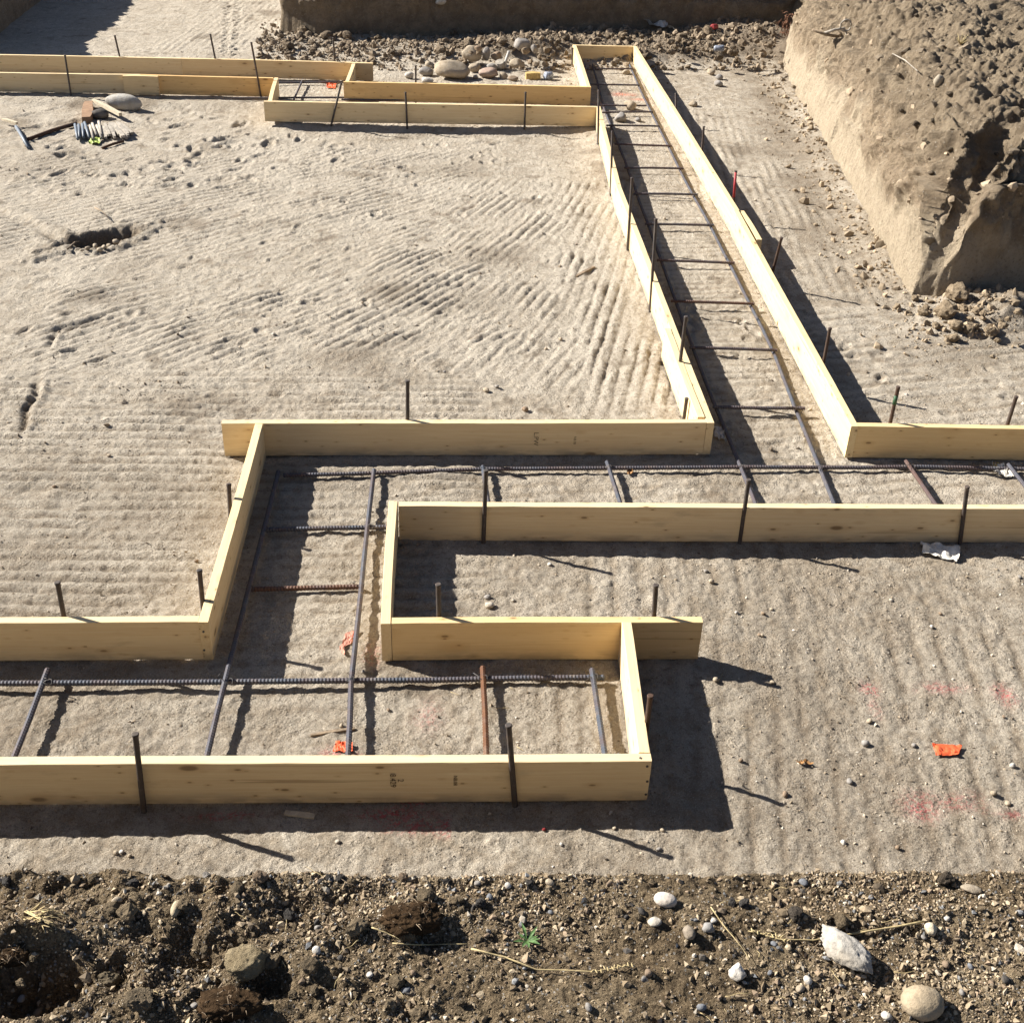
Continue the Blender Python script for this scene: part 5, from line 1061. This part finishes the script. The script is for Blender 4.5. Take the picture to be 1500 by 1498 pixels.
# things on the bank slope: snagged pipe coil, dry weed, rope, white stone
def onbankR(px):
    d = ray(px); d = d / np.linalg.norm(d); rel = Sf - np.array([0, 0, CAMZ]); t = rel @ d; perp = np.linalg.norm(rel - t[:, None] * d, axis=1) / np.maximum(t, .1)
    ok = perp < 0.004
    if not ok.any(): i = int(np.argmin(perp))
    else: idx = np.where(ok)[0]; i = idx[int(np.argmin(t[idx]))]
    return Vector(Sf[i])
c = onbankR((1228, 46)); pr = empty('conduit_coil', c, 'snagged pale conduit coil sticking out of the bank face', 'conduit')
pts = [Vector((-.18, -.06, .03)), Vector((-.08, -.08, .07)), Vector((.02, -.06, .08)), Vector((.07, -.04, .02)), Vector((.06, -.06, -.06))]; link('conduit', tube_mesh('conduit', pts, .014, 8), M_GREYWOOD, pr)
link('conduit', tube_mesh('conduit', [Vector((.03 + .055 * math.cos(a), -.07, .11 + .055 * math.sin(a))) for a in np.linspace(0, 6.0, 16)], .009, 8), M_GREYWOOD, pr)
link('wire', tube_mesh('wire', [Vector((.06, -.07, .02)), Vector((.12, -.10, -.03)), Vector((.10, -.10, -.10)), Vector((.04, -.1, -.14))], .008, 6), M_WHITE, pr)
link('wire', tube_mesh('wire', [Vector((-.30, -.06, .06)), Vector((-.15, -.07, .02)), Vector((-.02, -.05, .0))], .016, 6), M_TWIG, pr)
a, b = onbankR((1313, 76)), onbankR((1339, 107)); strand('rope', [a + Vector((-.02, -.02, .02)), a.lerp(b, .5) + Vector((-.02, -.02, .035)), b + Vector((-.02, -.02, .02))], 0.0040, M_GREYWOOD, 'short white twisted cord on the bank slope', 'cord', taper=False)
q = onbankR((1377, 111)); stone('pale_stone', (q.x, q.y, q.z - .01), (.04, .035, .05), 1700, (0.42, 0.37, 0.29), 'cream coloured stone lodged high on the bank slope', 'stone', ang=1.0, sub=3, sink=.7)
for k in range(34):
    px = (rnd.uniform(1300, 1495), rnd.uniform(15, 250)); q = onbankR(px); sd += 1; s = rnd.uniform(.012, .036)
    stone('earth_clod', (q.x, q.y, q.z - s * .3), (s, s * .8, s * .7), sd, shade((0.17, 0.135, 0.097), .7, 1.2), 'dark topsoil clod resting on the bank crest', 'clod', 'clods on the bank crest', rnd.uniform(0, 6), 0, .4, .9, .15, 2, M_CLOD, .45)
wr = empty('dry_weed', onbankR((1400, 62)), 'small yellow dry grass tuft on the bank top', 'grass tuft')
for k in range(12):
    d = Vector((rnd.uniform(-.07, .07), rnd.uniform(-.05, .05), rnd.uniform(.04, .10))); link('blade', tube_mesh('blade', [Vector((0, 0, 0)), d * .6, d], [.004, .003, .001], 5), M_STRAW, wr)
wr = empty('dry_brush', onbankR((1150, 28)), 'reddish brown dry brush hanging on the bank end', 'brush')
M_BRUSH = plain('red_brown_roots', (0.19, 0.09, 0.05), .9, .4, 40)
for k in range(70):
    o0 = Vector((rnd.uniform(-.12, .12), rnd.uniform(-.05, .05), rnd.uniform(-.12, .12))); d = Vector((rnd.uniform(-.08, .08), rnd.uniform(-.10, .0), rnd.uniform(-.16, .06))); link('root', tube_mesh('root', [o0, o0 + d * .5 + Vector((0, -.02, .02)), o0 + d], [.005, .004, .002], 5), M_BRUSH, wr)
